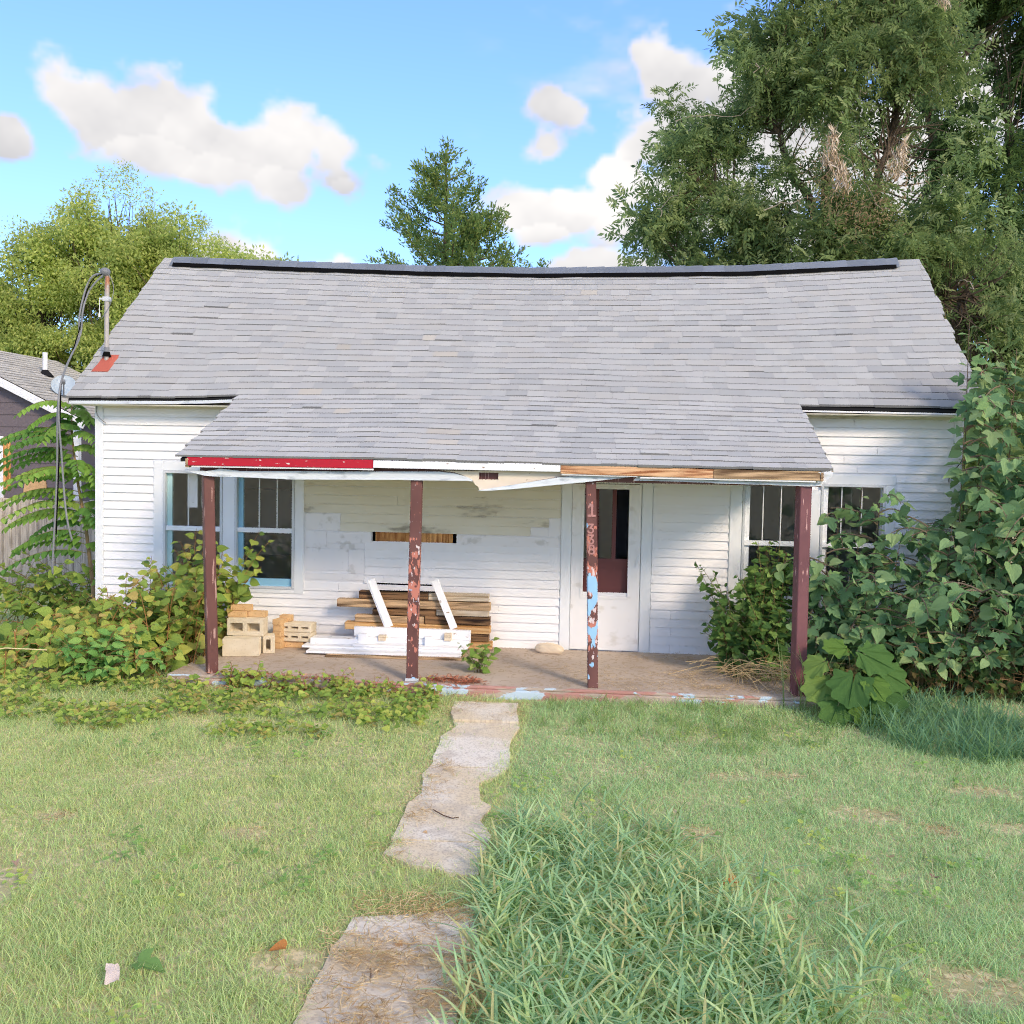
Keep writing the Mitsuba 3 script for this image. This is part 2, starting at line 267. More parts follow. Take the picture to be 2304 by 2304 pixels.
def sheet(fn, x0, x1, t0, t1, nx, nt, off, thick):
    X, Tt = np.meshgrid(np.linspace(x0, x1, nx), np.linspace(t0, t1, nt), indexing='ij')
    top = fn(X, Tt) + [0, 0, off]; bot = top - [0, 0, thick]
    n = nx * nt; i, j = np.meshgrid(np.arange(nx - 1), np.arange(nt - 1), indexing='ij')
    q = np.stack([i * nt + j, (i + 1) * nt + j, (i + 1) * nt + j + 1, i * nt + j + 1], -1).reshape(-1, 4)
    ring = np.concatenate([np.arange(nx) * nt, (nx - 1) * nt + np.arange(1, nt), np.arange(nx - 2, -1, -1) * nt + nt - 1, np.arange(nt - 2, 0, -1)]); r2 = np.roll(ring, -1)
    return np.vstack([top.reshape(-1, 3), bot.reshape(-1, 3)]), np.vstack([q, q[:, ::-1] + n, np.stack([ring + n, r2 + n, r2, ring], -1)])
roof = nk(H + '__roof')
rb = MB().add(*sheet(main_roof, RX0 + 0.03, RX1 - 0.03, 0.004, 1.0, 40, 14, -0.03, 0.04)).add(*sheet(porch_roof, 1.93, 8.08, 0.012, 1.0, 26, 8, -0.03, 0.03))
v, f = sheet(main_roof, RX0 + 0.03, RX1 - 0.03, 0.0, 1.0, 40, 6, -0.03, 0.04); v = v * [1, -1, 1] + [0, 4.57, 0]; rb.add(v, f[:, ::-1])
scene[roof] = mikit.ply(rb.mesh(), 'm_dark')
# shingles: laminated tabs of uneven width, course by course
pal = [S(170, 171, 168), S(166, 167, 164), S(174, 175, 171), S(162, 164, 162), S(171, 171, 166), S(173, 174, 170), S(168, 170, 167)]
shing = []
def courses(fn, n, edge, key):
    for k in range(n):
        t0, t1 = k / n, (k + 1.25) / n
        x0, x1 = edge(t0)
        x = x0 + rng.uniform(-0.2, 0.0)
        while x < x1:
            wd = rng.choice([0.16, 0.2, 0.25, 0.3, 0.36], p=[.2, .25, .25, .2, .1]) * rng.uniform(0.9, 1.1)
            a, b = max(x, x0), min(x + wd, x1); x += wd + 0.0015
            if b - a < 0.03: continue
            a0, b0 = edge(t1)
            ax, bx = np.clip(a, a0, b0) if a <= x0 + 1e-6 else a, np.clip(b, a0, b0) if b >= x1 - 1e-6 else b
            lift = rng.choice([0.012, 0.014, 0.017], p=[.4, .4, .2]) + (0.012 if rng.random() < 0.008 else 0)
            jt = rng.uniform(-0.002, 0.002) * (24 / n)
            P = fn(np.array([a, b, bx, ax]), np.array([t0 + jt, t0 + jt + rng.uniform(-.002, .002), min(t1, 1.02), min(t1, 1.02)]))
            up = P + np.array([[0, 0, lift], [0, 0, lift + rng.uniform(-.003, .003)], [0, 0, 0.004], [0, 0, 0.004]])
            dn = P - [0, 0, 0.008]
            c = np.array(pal[rng.integers(len(pal))]) * rng.uniform(0.97, 1.03)
            if rng.random() < 0.006: c = np.array(S(178, 174, 163)) * rng.uniform(.9, 1.05)
            if fn is main_roof and x > 9.0 and k < 6:                                   # weathered, blackened corner by the shrub
                wthr = np.clip((x - 8.9) / 1.1, 0, 1) * np.clip(1.15 - k / 6, 0, 1) * rng.uniform(0.3, 1.0); c = c * (1 - wthr) + np.array(S(104, 104, 112)) * wthr
            shing.append((np.vstack([up, dn]), c, P.mean(0)))
courses(main_roof, 24, lambda t: (RX0 + 0.01 * math.sin(t * 40), RX1 + 0.012 * math.sin(t * 31)), 'a')
shing = [s for s in shing if not (s[2][1] < -0.30 and 1.98 < s[2][0] < 8.0 and s[2][2] < 2.80)]
courses(porch_roof, 13, lambda t: (1.885 - 0.03 * t + 0.02 * math.sin(t * 26), 8.10 + 0.03 * t + 0.008 * math.sin(t * 33)), 'b')
SF = np.array([[0, 1, 2, 3], [7, 6, 5, 4], [10, 11, 9, 8], [5, 6, 2, 1], [6, 7, 3, 2], [7, 4, 0, 3]])
def shv(v, c): return np.vstack([v, v[[0, 1, 4, 5]]]), np.vstack([np.tile(c, (8, 1)), np.tile(np.array(c) * 0.42, (4, 1))])   # the cut butt edge is bare dark asphalt
def addsh(mb, s, f): v, c = shv(s[0], s[1]); mb.add(v, f); mb.c[-1] = c; return mb
shing.sort(key=lambda s: np.linalg.norm(s[2] - CAM))
for s in shing[:300]: put(roof + '__shingle', addsh(MB(), s, SF), 'm_shingle', vc=True)
rest = MB()
for s in shing[300:]: addsh(rest, s, SF)
put(roof + '__shingle_field', rest, 'm_shingle', kind='stuff', vc=True)
x = 0.0
while x < 9.72:                                                                        # newer dark ridge shingles on black felt
    wd = rng.uniform(0.23, 0.29); xs = np.array([x - 0.03, min(x + wd, 9.76)]); zt = interp(xs, RIDGE) + 0.045
    prof = [(2.28 - 0.165, -0.135), (2.28 - 0.05, -0.022), (2.28, 0.0), (2.28 + 0.05, -0.022), (2.28 + 0.165, -0.135)]
    v = [[xs[e], y_, zt[e] + z_ + (0.012 if e else 0.0) - o] for e in (0, 1) for o in (0, 0.02) for y_, z_ in prof]
    f = [[a, a + 1, a + 11, a + 10] for a in range(4)] + [[a + 5, a + 15, a + 16, a + 6] for a in range(4)] + [[0, 10, 15, 5], [4, 9, 19, 14]] + [[a, a + 5, a + 6, a + 1] for a in range(4)] + [[a + 10, a + 11, a + 16, a + 15] for a in range(4)]
    put(roof + '__ridge_shingle', MB().add(v, f, np.array(S(116, 124, 134)) * rng.uniform(0.88, 1.1)), 'm_shingle', vc=True); x += wd
xs = np.linspace(0.02, 9.72, 60); zr = interp(xs, RIDGE); jag = np.array([rng.uniform(-0.012, 0.012) for _ in xs])
felt = MB(); v = np.vstack([np.stack([xs, 0 * xs + 2.28 - 0.19 + jag, zr - 0.115 + jag * .5], -1), np.stack([xs, 0 * xs + 2.28 - 0.16, zr - 0.06], -1), np.stack([xs, 0 * xs + 2.28 - 0.12, zr - 0.09], -1)])
m = len(xs); a = np.arange(m - 1); felt.add(v, np.vstack([np.stack([a, a + 1, a + 1 + m, a + m], -1), np.stack([a + m, a + m + 1, a + 1 + 2 * m, a + 2 * m], -1)]))
put(roof + '__felt', felt, 'm_black', 'torn black felt strip under the ridge shingles')

# walls: the backing with real openings, and the room behind
WX = 9.93
opens = [(0.867, 1.535, 0.62, 1.93), (1.735, 2.40, 0.62, 1.93), (5.69, 6.42, 0.03, 1.92), (7.596, 8.25, 0.62, 1.93), (8.45, 9.10, 0.62, 1.93), (3.34, 4.335, 1.149, 1.30)]
from shapely.geometry import box as sbox
from shapely.ops import unary_union
fw = sbox(0.02, -0.05, WX - 0.02, 2.80).difference(unary_union([sbox(a, c, b, d) for a, b, c, d in opens]))
wall = nk(H + '__wall'); wm = MB().prism(fw, 0.0, 0.11, np.array([[1, 0, 0, 0], [0, 0, -1, 0.11], [0, 1, 0, 0], [0, 0, 0, 1.0]]))
scene[wall] = mikit.ply(wm.mesh(), 'm_panel')
gab = MB()
for x in (0.0, WX - 0.12): gab.prism([(0.115, -0.1), (4.44, -0.1), (4.44, 2.85), (2.28, 4.6), (0.115, 2.85)], 0, 0.12, np.array([[0, 0, 1, x], [1, 0, 0, 0], [0, 1, 0, 0], [0, 0, 0, 1.0]]))
gab.box(0.12, WX - 0.12, 4.45, 4.57, -0.1, 2.8)
put(H + '__rear_wall', gab, 'm_vinyl')
put(H + '__interior', MB().box(0.13, WX - 0.13, 0.12, 4.44, 2.72, 2.78).box(0.13, WX - 0.13, 0.12, 4.44, -0.09, -0.03).box(3.2, 3.28, 0.12, 4.43, -0.03, 2.72).box(7.0, 7.08, 0.12, 4.43, -0.03, 2.72), 'm_room')
def lap(x0, x1, z0, z1, key, mat, dy=0.0, tilt=0.0):
    b = MB(); yb, yt = -0.031 - dy, -0.007 - dy; zt = z1 + 0.004; z0 = z0 + 0.008
    b.add([[x0, yb, z0], [x1, yb, z0 + tilt], [x1, yt, zt + tilt], [x0, yt, zt], [x0, 0, z0], [x1, 0, z0 + tilt], [x1, 0, zt + tilt], [x0, 0, zt]], [[0, 1, 2, 3], [4, 7, 6, 5], [0, 4, 5, 1], [1, 5, 6, 2], [2, 6, 7, 3], [3, 7, 4, 0]])
    return put(wall + key, b, mat)
blocked = [(0.72, 2.54, 0.545, 2.085), (5.54, 6.575, -0.1, 1.99), (7.43, 9.235, 0.51, 2.07), (2.54, 3.262, 0.72, 1.95), (2.54, 5.54, 1.14, 1.97)]
for k in range(27):
    z0 = -0.014 + 0.0998 * k; z1 = z0 + 0.0998
    if z1 > 2.70: break
    segs = [(0.101, WX - 0.101)]
    for a, b, c, d in blocked:
        if min(z1, d) - max(z0, c) > 0.045:
            segs = [s for p, q_ in segs for s in ((p, min(q_, a)), (max(p, b), q_)) if s[1] - s[0] > 0.02]
    for a, b in segs:
        cuts = [a]
        if b - a > 4.2:
            s = a + rng.uniform(1.6, 3.6)
            while s < b - 0.5: cuts.append(s); s += rng.uniform(2.8, 3.7)
        elif b - a > 2.2 and k < 9: cuts.append(a + rng.choice([0.23, 0.42, 1.27, 1.9]))
        cuts.append(b)
        for m, (p, q_) in enumerate(zip(cuts[:-1], cuts[1:])): lap(p + 0.0015, q_ + (0.0 if q_ == b else -0.0015), z0, z1, '__siding_board', 'm_vinyl', 0.002 * (m % 2), rng.uniform(-.0015, .0015))
for z0, z1, x0, x1 in [(1.84, 1.955, 2.515, 5.535), (1.815, 1.915, 2.512, 5.53), (1.708, 1.812, 2.50, 5.535), (1.603, 1.708, 2.53, 5.535), (1.498, 1.603, 2.50, 5.532), (1.392, 1.498, 2.972, 5.40), (1.288, 1.392, 2.97, 5.19)]:
    xm = {1.815: 3.645, 1.708: 4.79, 1.603: 3.64, 1.498: 4.795}.get(z0)
    if z0 == 1.84: lap(x0, x1, 1.913, 1.96, '__cream_board', 'm_cream'); continue
    for a, b in (((x0, xm - .001), (xm + .001, x1)) if xm else ((x0, x1),)): lap(a, b, z0, z1, '__cream_board', 'm_cream', 0.002, rng.uniform(-.003, .003))
for n_, (x0, x1, z0, z1, dy) in enumerate([(2.553, 2.968, 1.30, 1.496, 0.012), (2.553, 2.80, 1.09, 1.296, 0.013), (2.803, 3.338, 1.152, 1.284, 0.012), (2.803, 3.26, 1.09, 1.15, 0.0125), (2.553, 3.07, 0.83, 1.087, 0.012), (3.073, 3.26, 0.803, 1.087, 0.013), (2.553, 3.30, 0.722, 0.80, 0.013),
                                           (4.338, 4.50, 1.142, 1.284, 0.012), (4.503, 5.53, 1.142, 1.284, 0.013), (5.402, 5.53, 1.288, 1.494, 0.012), (5.192, 5.398, 1.288, 1.388, 0.012)]):
    put(wall + '__patch_panel', MB().box(x0, x1, -dy, 0.0, z0, z1, 0.0015), 'm_panel')
put(wall + '__plywood_patch', MB().box(3.378, 4.288, 0.03, 0.045, 1.10, 1.36), 'm_plywood', 'plywood sheet showing through the gap in the siding')
put(wall + '__felt', MB().box(3.30, 4.40, 0.05, 0.06, 1.08, 1.38), 'm_black')
for a, b in ((0.0, 0.099), (WX - 0.099, WX)): put(H + '__corner_board', MB().box(a, b, -0.034, 0.12, -0.05, 2.79, 0.004), 'm_trim')
put(H + '__frieze', MB().box(0.10, WX - 0.10, -0.04, -0.002, 2.685, 2.80, 0.003), 'm_cream')
fas = MB(); xs = np.linspace(RX0 + 0.04, 1.86, 9)
for a, b in zip(xs[:-1], xs[1:]): fas.beam((a, -0.335, interp(a, EAVE) - 0.058), (b, -0.335, interp(b, EAVE) - 0.058), 0.02, 0.035)
put(H + '__eave_fascia', fas, 'm_cladding')
fas = MB(); fas.beam((8.13, -0.342, 2.778), (10.04, -0.342, 2.762), 0.016, 0.028)
put(H + '__eave_fascia', fas, 'm_dark', 'dark drip edge under the right eave'); fas = MB().beam((8.13, -0.335, 2.748), (10.04, -0.335, 2.735), 0.02, 0.018); put(H + '__eave_fascia', fas, 'm_white')
[put(H + '__eave_soffit', MB().box(a, b_, -0.33, -0.04, c_, c_ + .01), 'm_cream') for a, b_, c_ in ((RX0 + 0.03, 1.9, 2.705), (8.1, 10.03, 2.715))]
put(H + '__sill_plank', MB().box(2.35, 5.54, -0.03, -0.004, -0.045, -0.016), 'm_rust')

# windows
def window(xa, xb, z0, z1, outer, left_teal, blue, mut, name):
    W_ = nk(H + '__window')
    b = MB(); o = 0.03
    b.box(xa - o, xa, -0.045, 0.02, z0 - o, z1 + o, .003).box(xb, xb + o, -0.045, 0.02, z0 - o, z1 + o, .003).box(xa, xb, -0.045, 0.02, z1, z1 + o, .003).box(xa, xb, -0.047, 0.02, z0 - o, z0, .003)
    scene[W_] = mikit.ply(b.mesh(), 'm_alu'); zm = 1.28
    put(W_ + '__meeting_rail', MB().box(xa, xb, -0.03, 0.012, zm - 0.028, zm + 0.028, .003), 'm_trim')
    put(W_ + '__stile', MB().box(xa + .001, xa + 0.058, 0.012, 0.05, z0, z1), 'm_tealpaint' if left_teal else 'm_bluepaint' if blue else 'm_trim')
    put(W_ + '__stile', MB().box(xb - 0.012, xb - .001, 0.012, 0.05, z0, z1), 'm_alu')
    put(W_ + '__bottom_rail', MB().box(xa + 0.058, xb - 0.012, 0.014, 0.05, z0, z0 + 0.085), 'm_bluepaint' if blue else 'm_trim')
    for m in mut: put(W_ + '__muntin', MB().box(m - 0.005, m + 0.005, 0.024, 0.040, zm + 0.028, z1), 'm_trim')
    put(W_ + '__pane', MB().add([[xa, 0.02, zm], [xb, 0.02, zm], [xb, 0.02, z1], [xa, 0.02, z1]], [[0, 1, 2, 3]]), 'm_glass')
    put(W_ + '__pane', MB().add([[xa, 0.045, z0 + .05], [xb, 0.045, z0 + .05], [xb, 0.045, zm], [xa, 0.045, zm]], [[0, 1, 2, 3]]), 'm_glass')
    return W_
window(0.870, 1.532, 0.625, 1.928, 0, True, True, [1.122, 1.335], 'a'); window(1.738, 2.398, 0.625, 1.90, 0, False, True, [1.985, 2.20], 'b')
window(7.600, 8.245, 0.60, 1.925, 0, False, False, [7.806, 8.003], 'c'); window(8.455, 9.095, 0.60, 1.93, 0, False, False, [8.665, 8.885], 'd')
def casing(rects): 
    for x0, x1, z0, z1 in rects: put(H + '__casing', MB().box(x0, x1, -0.036, -0.001, z0, z1, .003), 'm_trim')
casing([(0.722, 0.838, 0.545, 2.083), (0.84, 2.43, 1.96, 2.08), (1.564, 1.706, 0.595, 1.958), (2.43, 2.538, 0.545, 1.958), (0.84, 2.428, 0.545, 0.593)])
casing([(7.433, 7.568, 0.515, 1.955), (8.277, 8.423, 0.572, 1.893), (9.127, 9.232, 0.515, 1.958), (7.433, 9.232, 1.96, 2.068), (7.57, 9.125, 0.515, 0.568)])
put(H + '__grey_board', MB().box(1.5, 2.9, 0.42, 0.44, 0.95, 1.75), 'm_room', 'grey board standing inside behind the second window'); put(H + '__weathered_strip', MB().box(1.07, 1.19, 0.13, 0.15, 1.52, 1.96).box(1.24, 1.26, 0.14, 0.15, 1.52, 1.96).box(1.34, 1.355, 0.14, 0.15, 1.5, 1.96), 'm_chipwhite', 'weathered white strips hanging inside the first window', kind='stuff')
# door
D = nk(H + '__storm_door'); d_ = MB()
fr = sbox(5.664, 0.012, 6.443, 1.905).difference(sbox(5.803, 0.63, 6.306, 1.85))
d_.prism(fr, 0.012, 0.042, XZ); scene[D] = mikit.ply(d_.mesh(), 'm_stormdoor')
put(D + '__moulding', MB().box(5.772, 5.80, -0.052, -0.042, 0.60, 1.88).box(6.309, 6.337, -0.052, -0.042, 0.60, 1.88).box(5.80, 6.309, -0.052, -0.042, 1.853, 1.88).box(5.80, 6.309, -0.052, -0.042, 0.60, 0.627), 'm_stormdoor')
put(D + '__handle', MB().beam((6.41, -0.062, 0.98), (6.41, -0.062, 1.10), 0.018, 0.014).box(6.402, 6.418, -0.06, -0.04, 0.99, 1.0).box(6.402, 6.418, -0.06, -0.04, 1.08, 1.09), 'm_white')
put(D + '__sill_strip', MB().box(5.804, 6.305, -0.034, -0.02, 0.632, 0.672), 'm_white')
casing([(5.545, 5.660, -0.03, 1.985), (6.452, 6.57, -0.03, 1.985), (5.661, 6.450, 1.912, 1.985)])
I = nk(H + '__front_door'); b = MB().box(5.70, 6.42, 0.05, 0.09, 0.03, 0.935).box(5.70, 6.42, 0.055, 0.085, 0.935, 0.945).box(5.70, 6.42, 0.05, 0.09, 0.945, 1.05).box(5.93, 5.965, 0.05, 0.09, 1.05, 1.92).box(6.12, 6.166, 0.05, 0.09, 1.05, 1.92).box(5.70, 5.74, 0.05, 0.09, 1.05, 1.92).box(6.38, 6.42, 0.05, 0.09, 1.05, 1.92).box(5.74, 6.38, 0.05, 0.09, 1.87, 1.92)
scene[I] = mikit.ply(b.mesh(), 'm_browndoor')
for a, b_ in ((5.74, 5.93), (5.965, 6.12)): put(I + '__pane', MB().add([[a, 0.07, 1.05], [b_, 0.07, 1.05], [b_, 0.07, 1.87], [a, 0.07, 1.87]], [[0, 1, 2, 3]]), 'm_glass')

# porch
put(H + '__porch_slab', MB().box(1.78, 8.22, -2.10, -0.03, -0.19, -0.03, 0.012).box(1.79, 8.21, -2.088, -0.035, -0.03, 0.0, 0.008), 'm_slab')
def post(x0, x1, w, rz, mat, y=-1.95):
    b = MB(); zs = np.linspace(0.002, 1.975, 14); c0 = np.array([[-1, -1], [1, -1], [1, 1], [-1, 1]]) * w / 2; a = math.radians(rz)
    ch = 0.006; oct_ = np.array([[-w / 2 + ch, -w / 2], [w / 2 - ch, -w / 2], [w / 2, -w / 2 + ch], [w / 2, w / 2 - ch], [w / 2 - ch, w / 2], [-w / 2 + ch, w / 2], [-w / 2, w / 2 - ch], [-w / 2, -w / 2 + ch]])
    R = np.array([[math.cos(a), -math.sin(a)], [math.sin(a), math.cos(a)]]); vs = []
    for z in zs:
        t = z / 1.975; o = oct_ * (1 + rng.uniform(-.015, .015)); p = o @ R.T + [x0 + (x1 - x0) * t + 0.006 * math.sin(3 * t + x0), y + 0.004 * math.sin(4 * t)]
        vs.append(np.c_[p, np.full(8, z)])
    v = np.vstack(vs); n = len(zs); f = [[k * 8 + m, k * 8 + (m + 1) % 8, (k + 1) * 8 + (m + 1) % 8, (k + 1) * 8 + m] for k in range(n - 1) for m in range(8)] + [[0, 3, 2, 1], [0, 7, 4, 3], [7, 6, 5, 4]] + [[n * 8 - 8 + a_ for a_ in r] for r in ([0, 1, 2, 3], [0, 3, 4, 7], [4, 5, 6, 7])]
    k = nk(H + '__porch_post'); scene[k] = mikit.ply(b.add(v, f).mesh(), mat); return k
p1 = post(2.19, 2.152, 0.104, 34, 'm_post'); p2 = post(4.208, 4.219, 0.104, 2, 'm_postred'); p3 = post(5.957, 5.888, 0.096, 5, 'm_postblue'); p4 = post(7.872, 7.878, 0.112, 16, 'm_postplum')
tag(p1, 'maroon corner post set at an angle beside the left windows'); tag(p2, 'post with peeling salmon and maroon paint'); tag(p3, 'post with peeling pale blue paint and house numbers'); tag(p4, 'plum coloured post among the right shrubs')
for ch, z in (('1', 1.64), ('3', 1.482), ('3', 1.380), ('8', 1.282)):
    m = meshkit.text_mesh(ch, 0.115 if ch == '1' else 0.088, 0.006, bold=True); m.vertices -= [m.vertices[:, 0].mean(), 0, 0]
    M = np.array([[1, 0, 0, 5.957 - 0.035 * z], [0, 0, -1, -2.0005], [0, 1, 0, z], [0, 0, 0, 1.0]])
    k = put(p3 + '__house_number', MB().add(m.vertices @ M[:3, :3].T + M[:3, 3], m.faces), 'm_number')
put(p2 + '__base_plate', MB().box(4.145, 4.275, -2.025, -1.99, 0.003, 0.03, .003), 'm_alu')
def strip(pts, y0=-2.03, th=0.004, key='__beam_cladding', mat='m_cladding', lip=0.02, label=None):
    """A thin bent sheet: columns (x, z_bottom, z_top, dy)."""
    b = MB(); v = []
    for x, zb, zt, dy in pts: v += [[x, y0 + dy - lip * 0.6, zb], [x, y0 + dy, zt], [x, y0 + dy + th, zt], [x, y0 + dy + th - lip * 0.6, zb + 0.0], [x, y0 + dy + 0.07, zb + 0.006]]
    n = len(pts); f = []
    for k in range(n - 1):
        o, q_ = k * 5, k * 5 + 5; f += [[o, q_, q_ + 1, o + 1], [o + 1, q_ + 1, q_ + 2, o + 2], [o + 2, q_ + 2, q_ + 3, o + 3], [o, o + 4, q_ + 4, q_], [o + 4, o + 3, q_ + 3, q_ + 4]]
    f += [[0, 1, 2, 3], [n * 5 - 5, n * 5 - 2, n * 5 - 3, n * 5 - 4]]
    return put(H + key, b.add(v, f), mat, label)
put(H + '__fascia_board', MB().beam((2.0, -2.105, 2.088), (3.825, -2.105, 2.094), 0.025, 0.082, c=.003), 'm_red', 'bright red painted length of fascia')
put(H + '__fascia_board', MB().beam((3.829, -2.105, 2.095), (5.608, -2.105, 2.092), 0.024, 0.072, c=.003), 'm_chipwhite', 'white painted length of fascia')
put(H + '__fascia_board', MB().beam((5.611, -2.10, 2.082), (7.02, -2.10, 2.066), 0.024, 0.084, c=.003), 'm_rawwood', 'bare weathered wooden length of fascia'); put(H + '__fascia_board', MB().beam((7.024, -2.10, 2.066), (7.985, -2.10, 2.066), 0.024, 0.086, c=.003), 'm_oldwood')
put(H + '__fascia_strip', MB().beam((2.04, -2.095, 2.040), (3.83, -2.095, 2.044), 0.02, 0.016), 'm_white'); put(H + '__fascia_strip', MB().beam((5.62, -2.09, 2.034), (6.33, -2.09, 2.030), 0.02, 0.016), 'm_white'); put(H + '__fascia_strip', MB().beam((6.35, -2.09, 2.018), (7.95, -2.09, 2.014), 0.02, 0.014), 'm_white')
put(H + '__porch_beam', MB().box(2.08, 8.02, -1.99, -1.90, 1.965, 2.06, .003), 'm_post')
put(H + '__porch_ceiling', MB().box(2.0, 8.0, -1.90, -0.03, 1.985, 1.998), 'm_cream')
put(H + '__rafter_end', MB().box(1.985, 2.012, -2.118, -0.3, 2.03, 2.115).box(7.99, 8.015, -2.118, -0.3, 2.02, 2.10), 'm_oldwood')
strip([(1.945, 2.002, 2.008, .0), (2.03, 1.976, 2.0, -.01), (2.17, 1.948, 1.995, -.015), (2.24, 1.946, 2.006, -.01), (2.3, 1.944, 2.022, -.01), (2.5, 1.943, 2.002, 0), (3.02, 1.931, 2.012, 0), (3.6, 1.94, 2.02, 0), (4.1, 1.948, 2.03, 0), (4.45, 1.95, 2.036, 0), (4.60, 1.951, 2.022, 0), (4.72, 1.952, 1.99, -.003), (4.772, 1.95, 1.966, -.006)], label='bent aluminium beam cover, left run')
strip([(4.836, 1.861, 1.866, -.05), (4.95, 1.866, 1.888, -.05), (5.187, 1.888, 1.930, -.045), (5.6, 1.937, 2.006, -.03), (5.86, 1.967, 2.033, -.02), (6.1, 1.998, 2.046, -.012), (6.286, 2.022, 2.058, -.01)], label='torn middle length of beam cover hanging down')
strip([(6.292, 1.988, 1.992, -.004), (6.345, 1.988, 2.05, -.004), (6.6, 1.988, 2.062, 0), (7.0, 1.982, 2.03, 0), (7.06, 1.978, 2.03, -.008), (7.5, 1.974, 2.03, 0), (7.9, 1.968, 2.022, -.004), (8.02, 1.976, 2.016, .0)], label='bent aluminium beam cover, right run')
from shapely.geometry import Polygon
sof = Polygon([(4.46, 2.045), (4.60, 2.03), (4.70, 1.998), (4.775, 1.955), (4.80, 1.915), (4.826, 1.902), (4.838, 1.866), (5.19, 1.932), (5.6, 2.010), (5.86, 2.037), (6.2, 2.055), (5.6, 2.062)]).difference(sbox(4.833, 1.970, 5.018, 2.034))
put(H + '__soffit_sheet', MB().prism(sof, 2.022, 2.027, XZ), 'm_soffit', 'torn cream soffit sheet with a cut rectangular hole')
put(H + '__flashing_tail', MB().add([[7.95, -2.11, 2.10], [8.10, -2.13, 2.115], [8.09, -2.12, 2.07], [8.045, -2.1, 2.02], [7.97, -2.09, 2.0], [7.96, -2.08, 2.04]], [[0, 1, 2, 5], [5, 2, 3, 4]]), 'm_chipwhite')

# ------------------------------------------------------------------ service mast on the roof
M_ = thing('service_mast', 'rusty metal service mast with hanging wires on the left roof slope', 'mast')
put(M_ + '__pipe', MB().tube([(0.02, 0.22, 3.22), (0.021, 0.22, 3.8), (0.028, 0.22, 4.27)], 0.027, 12), 'm_metalpipe', smooth=40)
put(M_ + '__collar', MB().tube([(0.02, 0.22, 3.36), (0.02, 0.22, 3.42)], 0.033, 12), 'm_wire').__str__(); put(M_ + '__collar', MB().tube([(0.019, 0.22, 3.31), (0.02, 0.22, 3.365)], [0.052, 0.036], 12), 'm_black', 'black rubber collar')
put(M_ + '__roof_boot', MB().add([[-0.09, 0.05, 3.115], [0.12, 0.05, 3.115], [0.13, 0.36, 3.345], [-0.06, 0.36, 3.345], [-0.05, 0.16, 3.23], [0.08, 0.16, 3.23], [0.075, 0.27, 3.335], [-0.035, 0.27, 3.335]], [[0, 1, 5, 4], [1, 2, 6, 5], [2, 3, 7, 6], [3, 0, 4, 7], [4, 5, 6, 7]]), 'm_rust', 'rust red roof boot')
b = MB(); sp = trimesh.creation.uv_sphere(1.0, count=[8, 12]); b.add(sp.vertices * [0.062, 0.06, 0.05] + [0.012, 0.20, 4.315], sp.faces)
put(M_ + '__weatherhead', b, 'm_wire', smooth=True)
put(M_ + '__clamp', MB().box(-0.055, 0.085, 0.185, 0.20, 3.985, 4.005).box(-0.015, 0.06, 0.183, 0.255, 3.97, 4.02), 'm_alu')
put(M_ + '__insulator', MB().tube([(-0.052, 0.19, 3.99), (-0.056, 0.19, 3.80)], 0.005, 5).tube([(-0.056, 0.19, 3.82), (-0.056, 0.19, 3.775)], [0.011, 0.014], 8), 'm_white')
def cable(key, pts, r, mat='m_wire', label=None):
    p = np.array(pts, float); t = np.linspace(0, 1, len(p)); tt = np.linspace(0, 1, len(p) * 6)
    from scipy.interpolate import CubicSpline
    return put(key, MB().tube(CubicSpline(t, p)(tt), r, 6), mat, label)
cable(M_ + '__wire', [(-0.02, 0.17, 4.29), (-0.13, 0.12, 4.22), (-0.19, 0.08, 4.02), (-0.235, 0.05, 3.72), (-0.235, 0.0, 3.45), (-0.21, -0.42, 2.9), (-0.24, -0.44, 2.1), (-0.27, -0.46, 1.2), (-0.29, -0.45, 0.75)], 0.011)
cable(M_ + '__wire', [(0.0, 0.17, 4.27), (-0.1, 0.12, 4.14), (-0.165, 0.08, 3.98), (-0.2, 0.05, 3.74), (-0.222, 0.0, 3.46), (-0.205, -0.43, 2.92), (-0.19, -0.45, 2.2), (-0.14, -0.46, 1.6), (-0.06, -0.45, 1.15)], 0.011)
cable(M_ + '__wire', [(-0.01, 0.17, 4.28), (-0.115, 0.11, 4.18), (-0.18, 0.07, 3.95), (-0.23, 0.04, 3.6), (-0.215, -0.3, 3.1), (-0.205, -0.42, 2.85), (-0.215, -0.44, 2.2), (-0.235, -0.45, 1.55), (-0.25, -0.45, 1.2)], 0.007, 'm_black')
cable(M_ + '__wire', [(0.05, 0.18, 4.3), (0.11, 0.18, 4.2), (0.125, 0.18, 4.08), (0.09, 0.17, 3.93), (0.02, 0.16, 3.8), (-0.02, 0.18, 3.76)], 0.004)
cable(H + '__loose_wire', [(0.03, -0.045, 2.70), (0.05, -0.07, 2.6), (0.10, -0.07, 2.54), (0.15, -0.05, 2.50)], 0.005)
cable(H + '__loose_wire', [(9.93, -0.05, 2.28), (9.86, -0.09, 2.18), (9.80, -0.08, 2.1), (9.79, -0.05, 2.0)], 0.005, 'm_black')

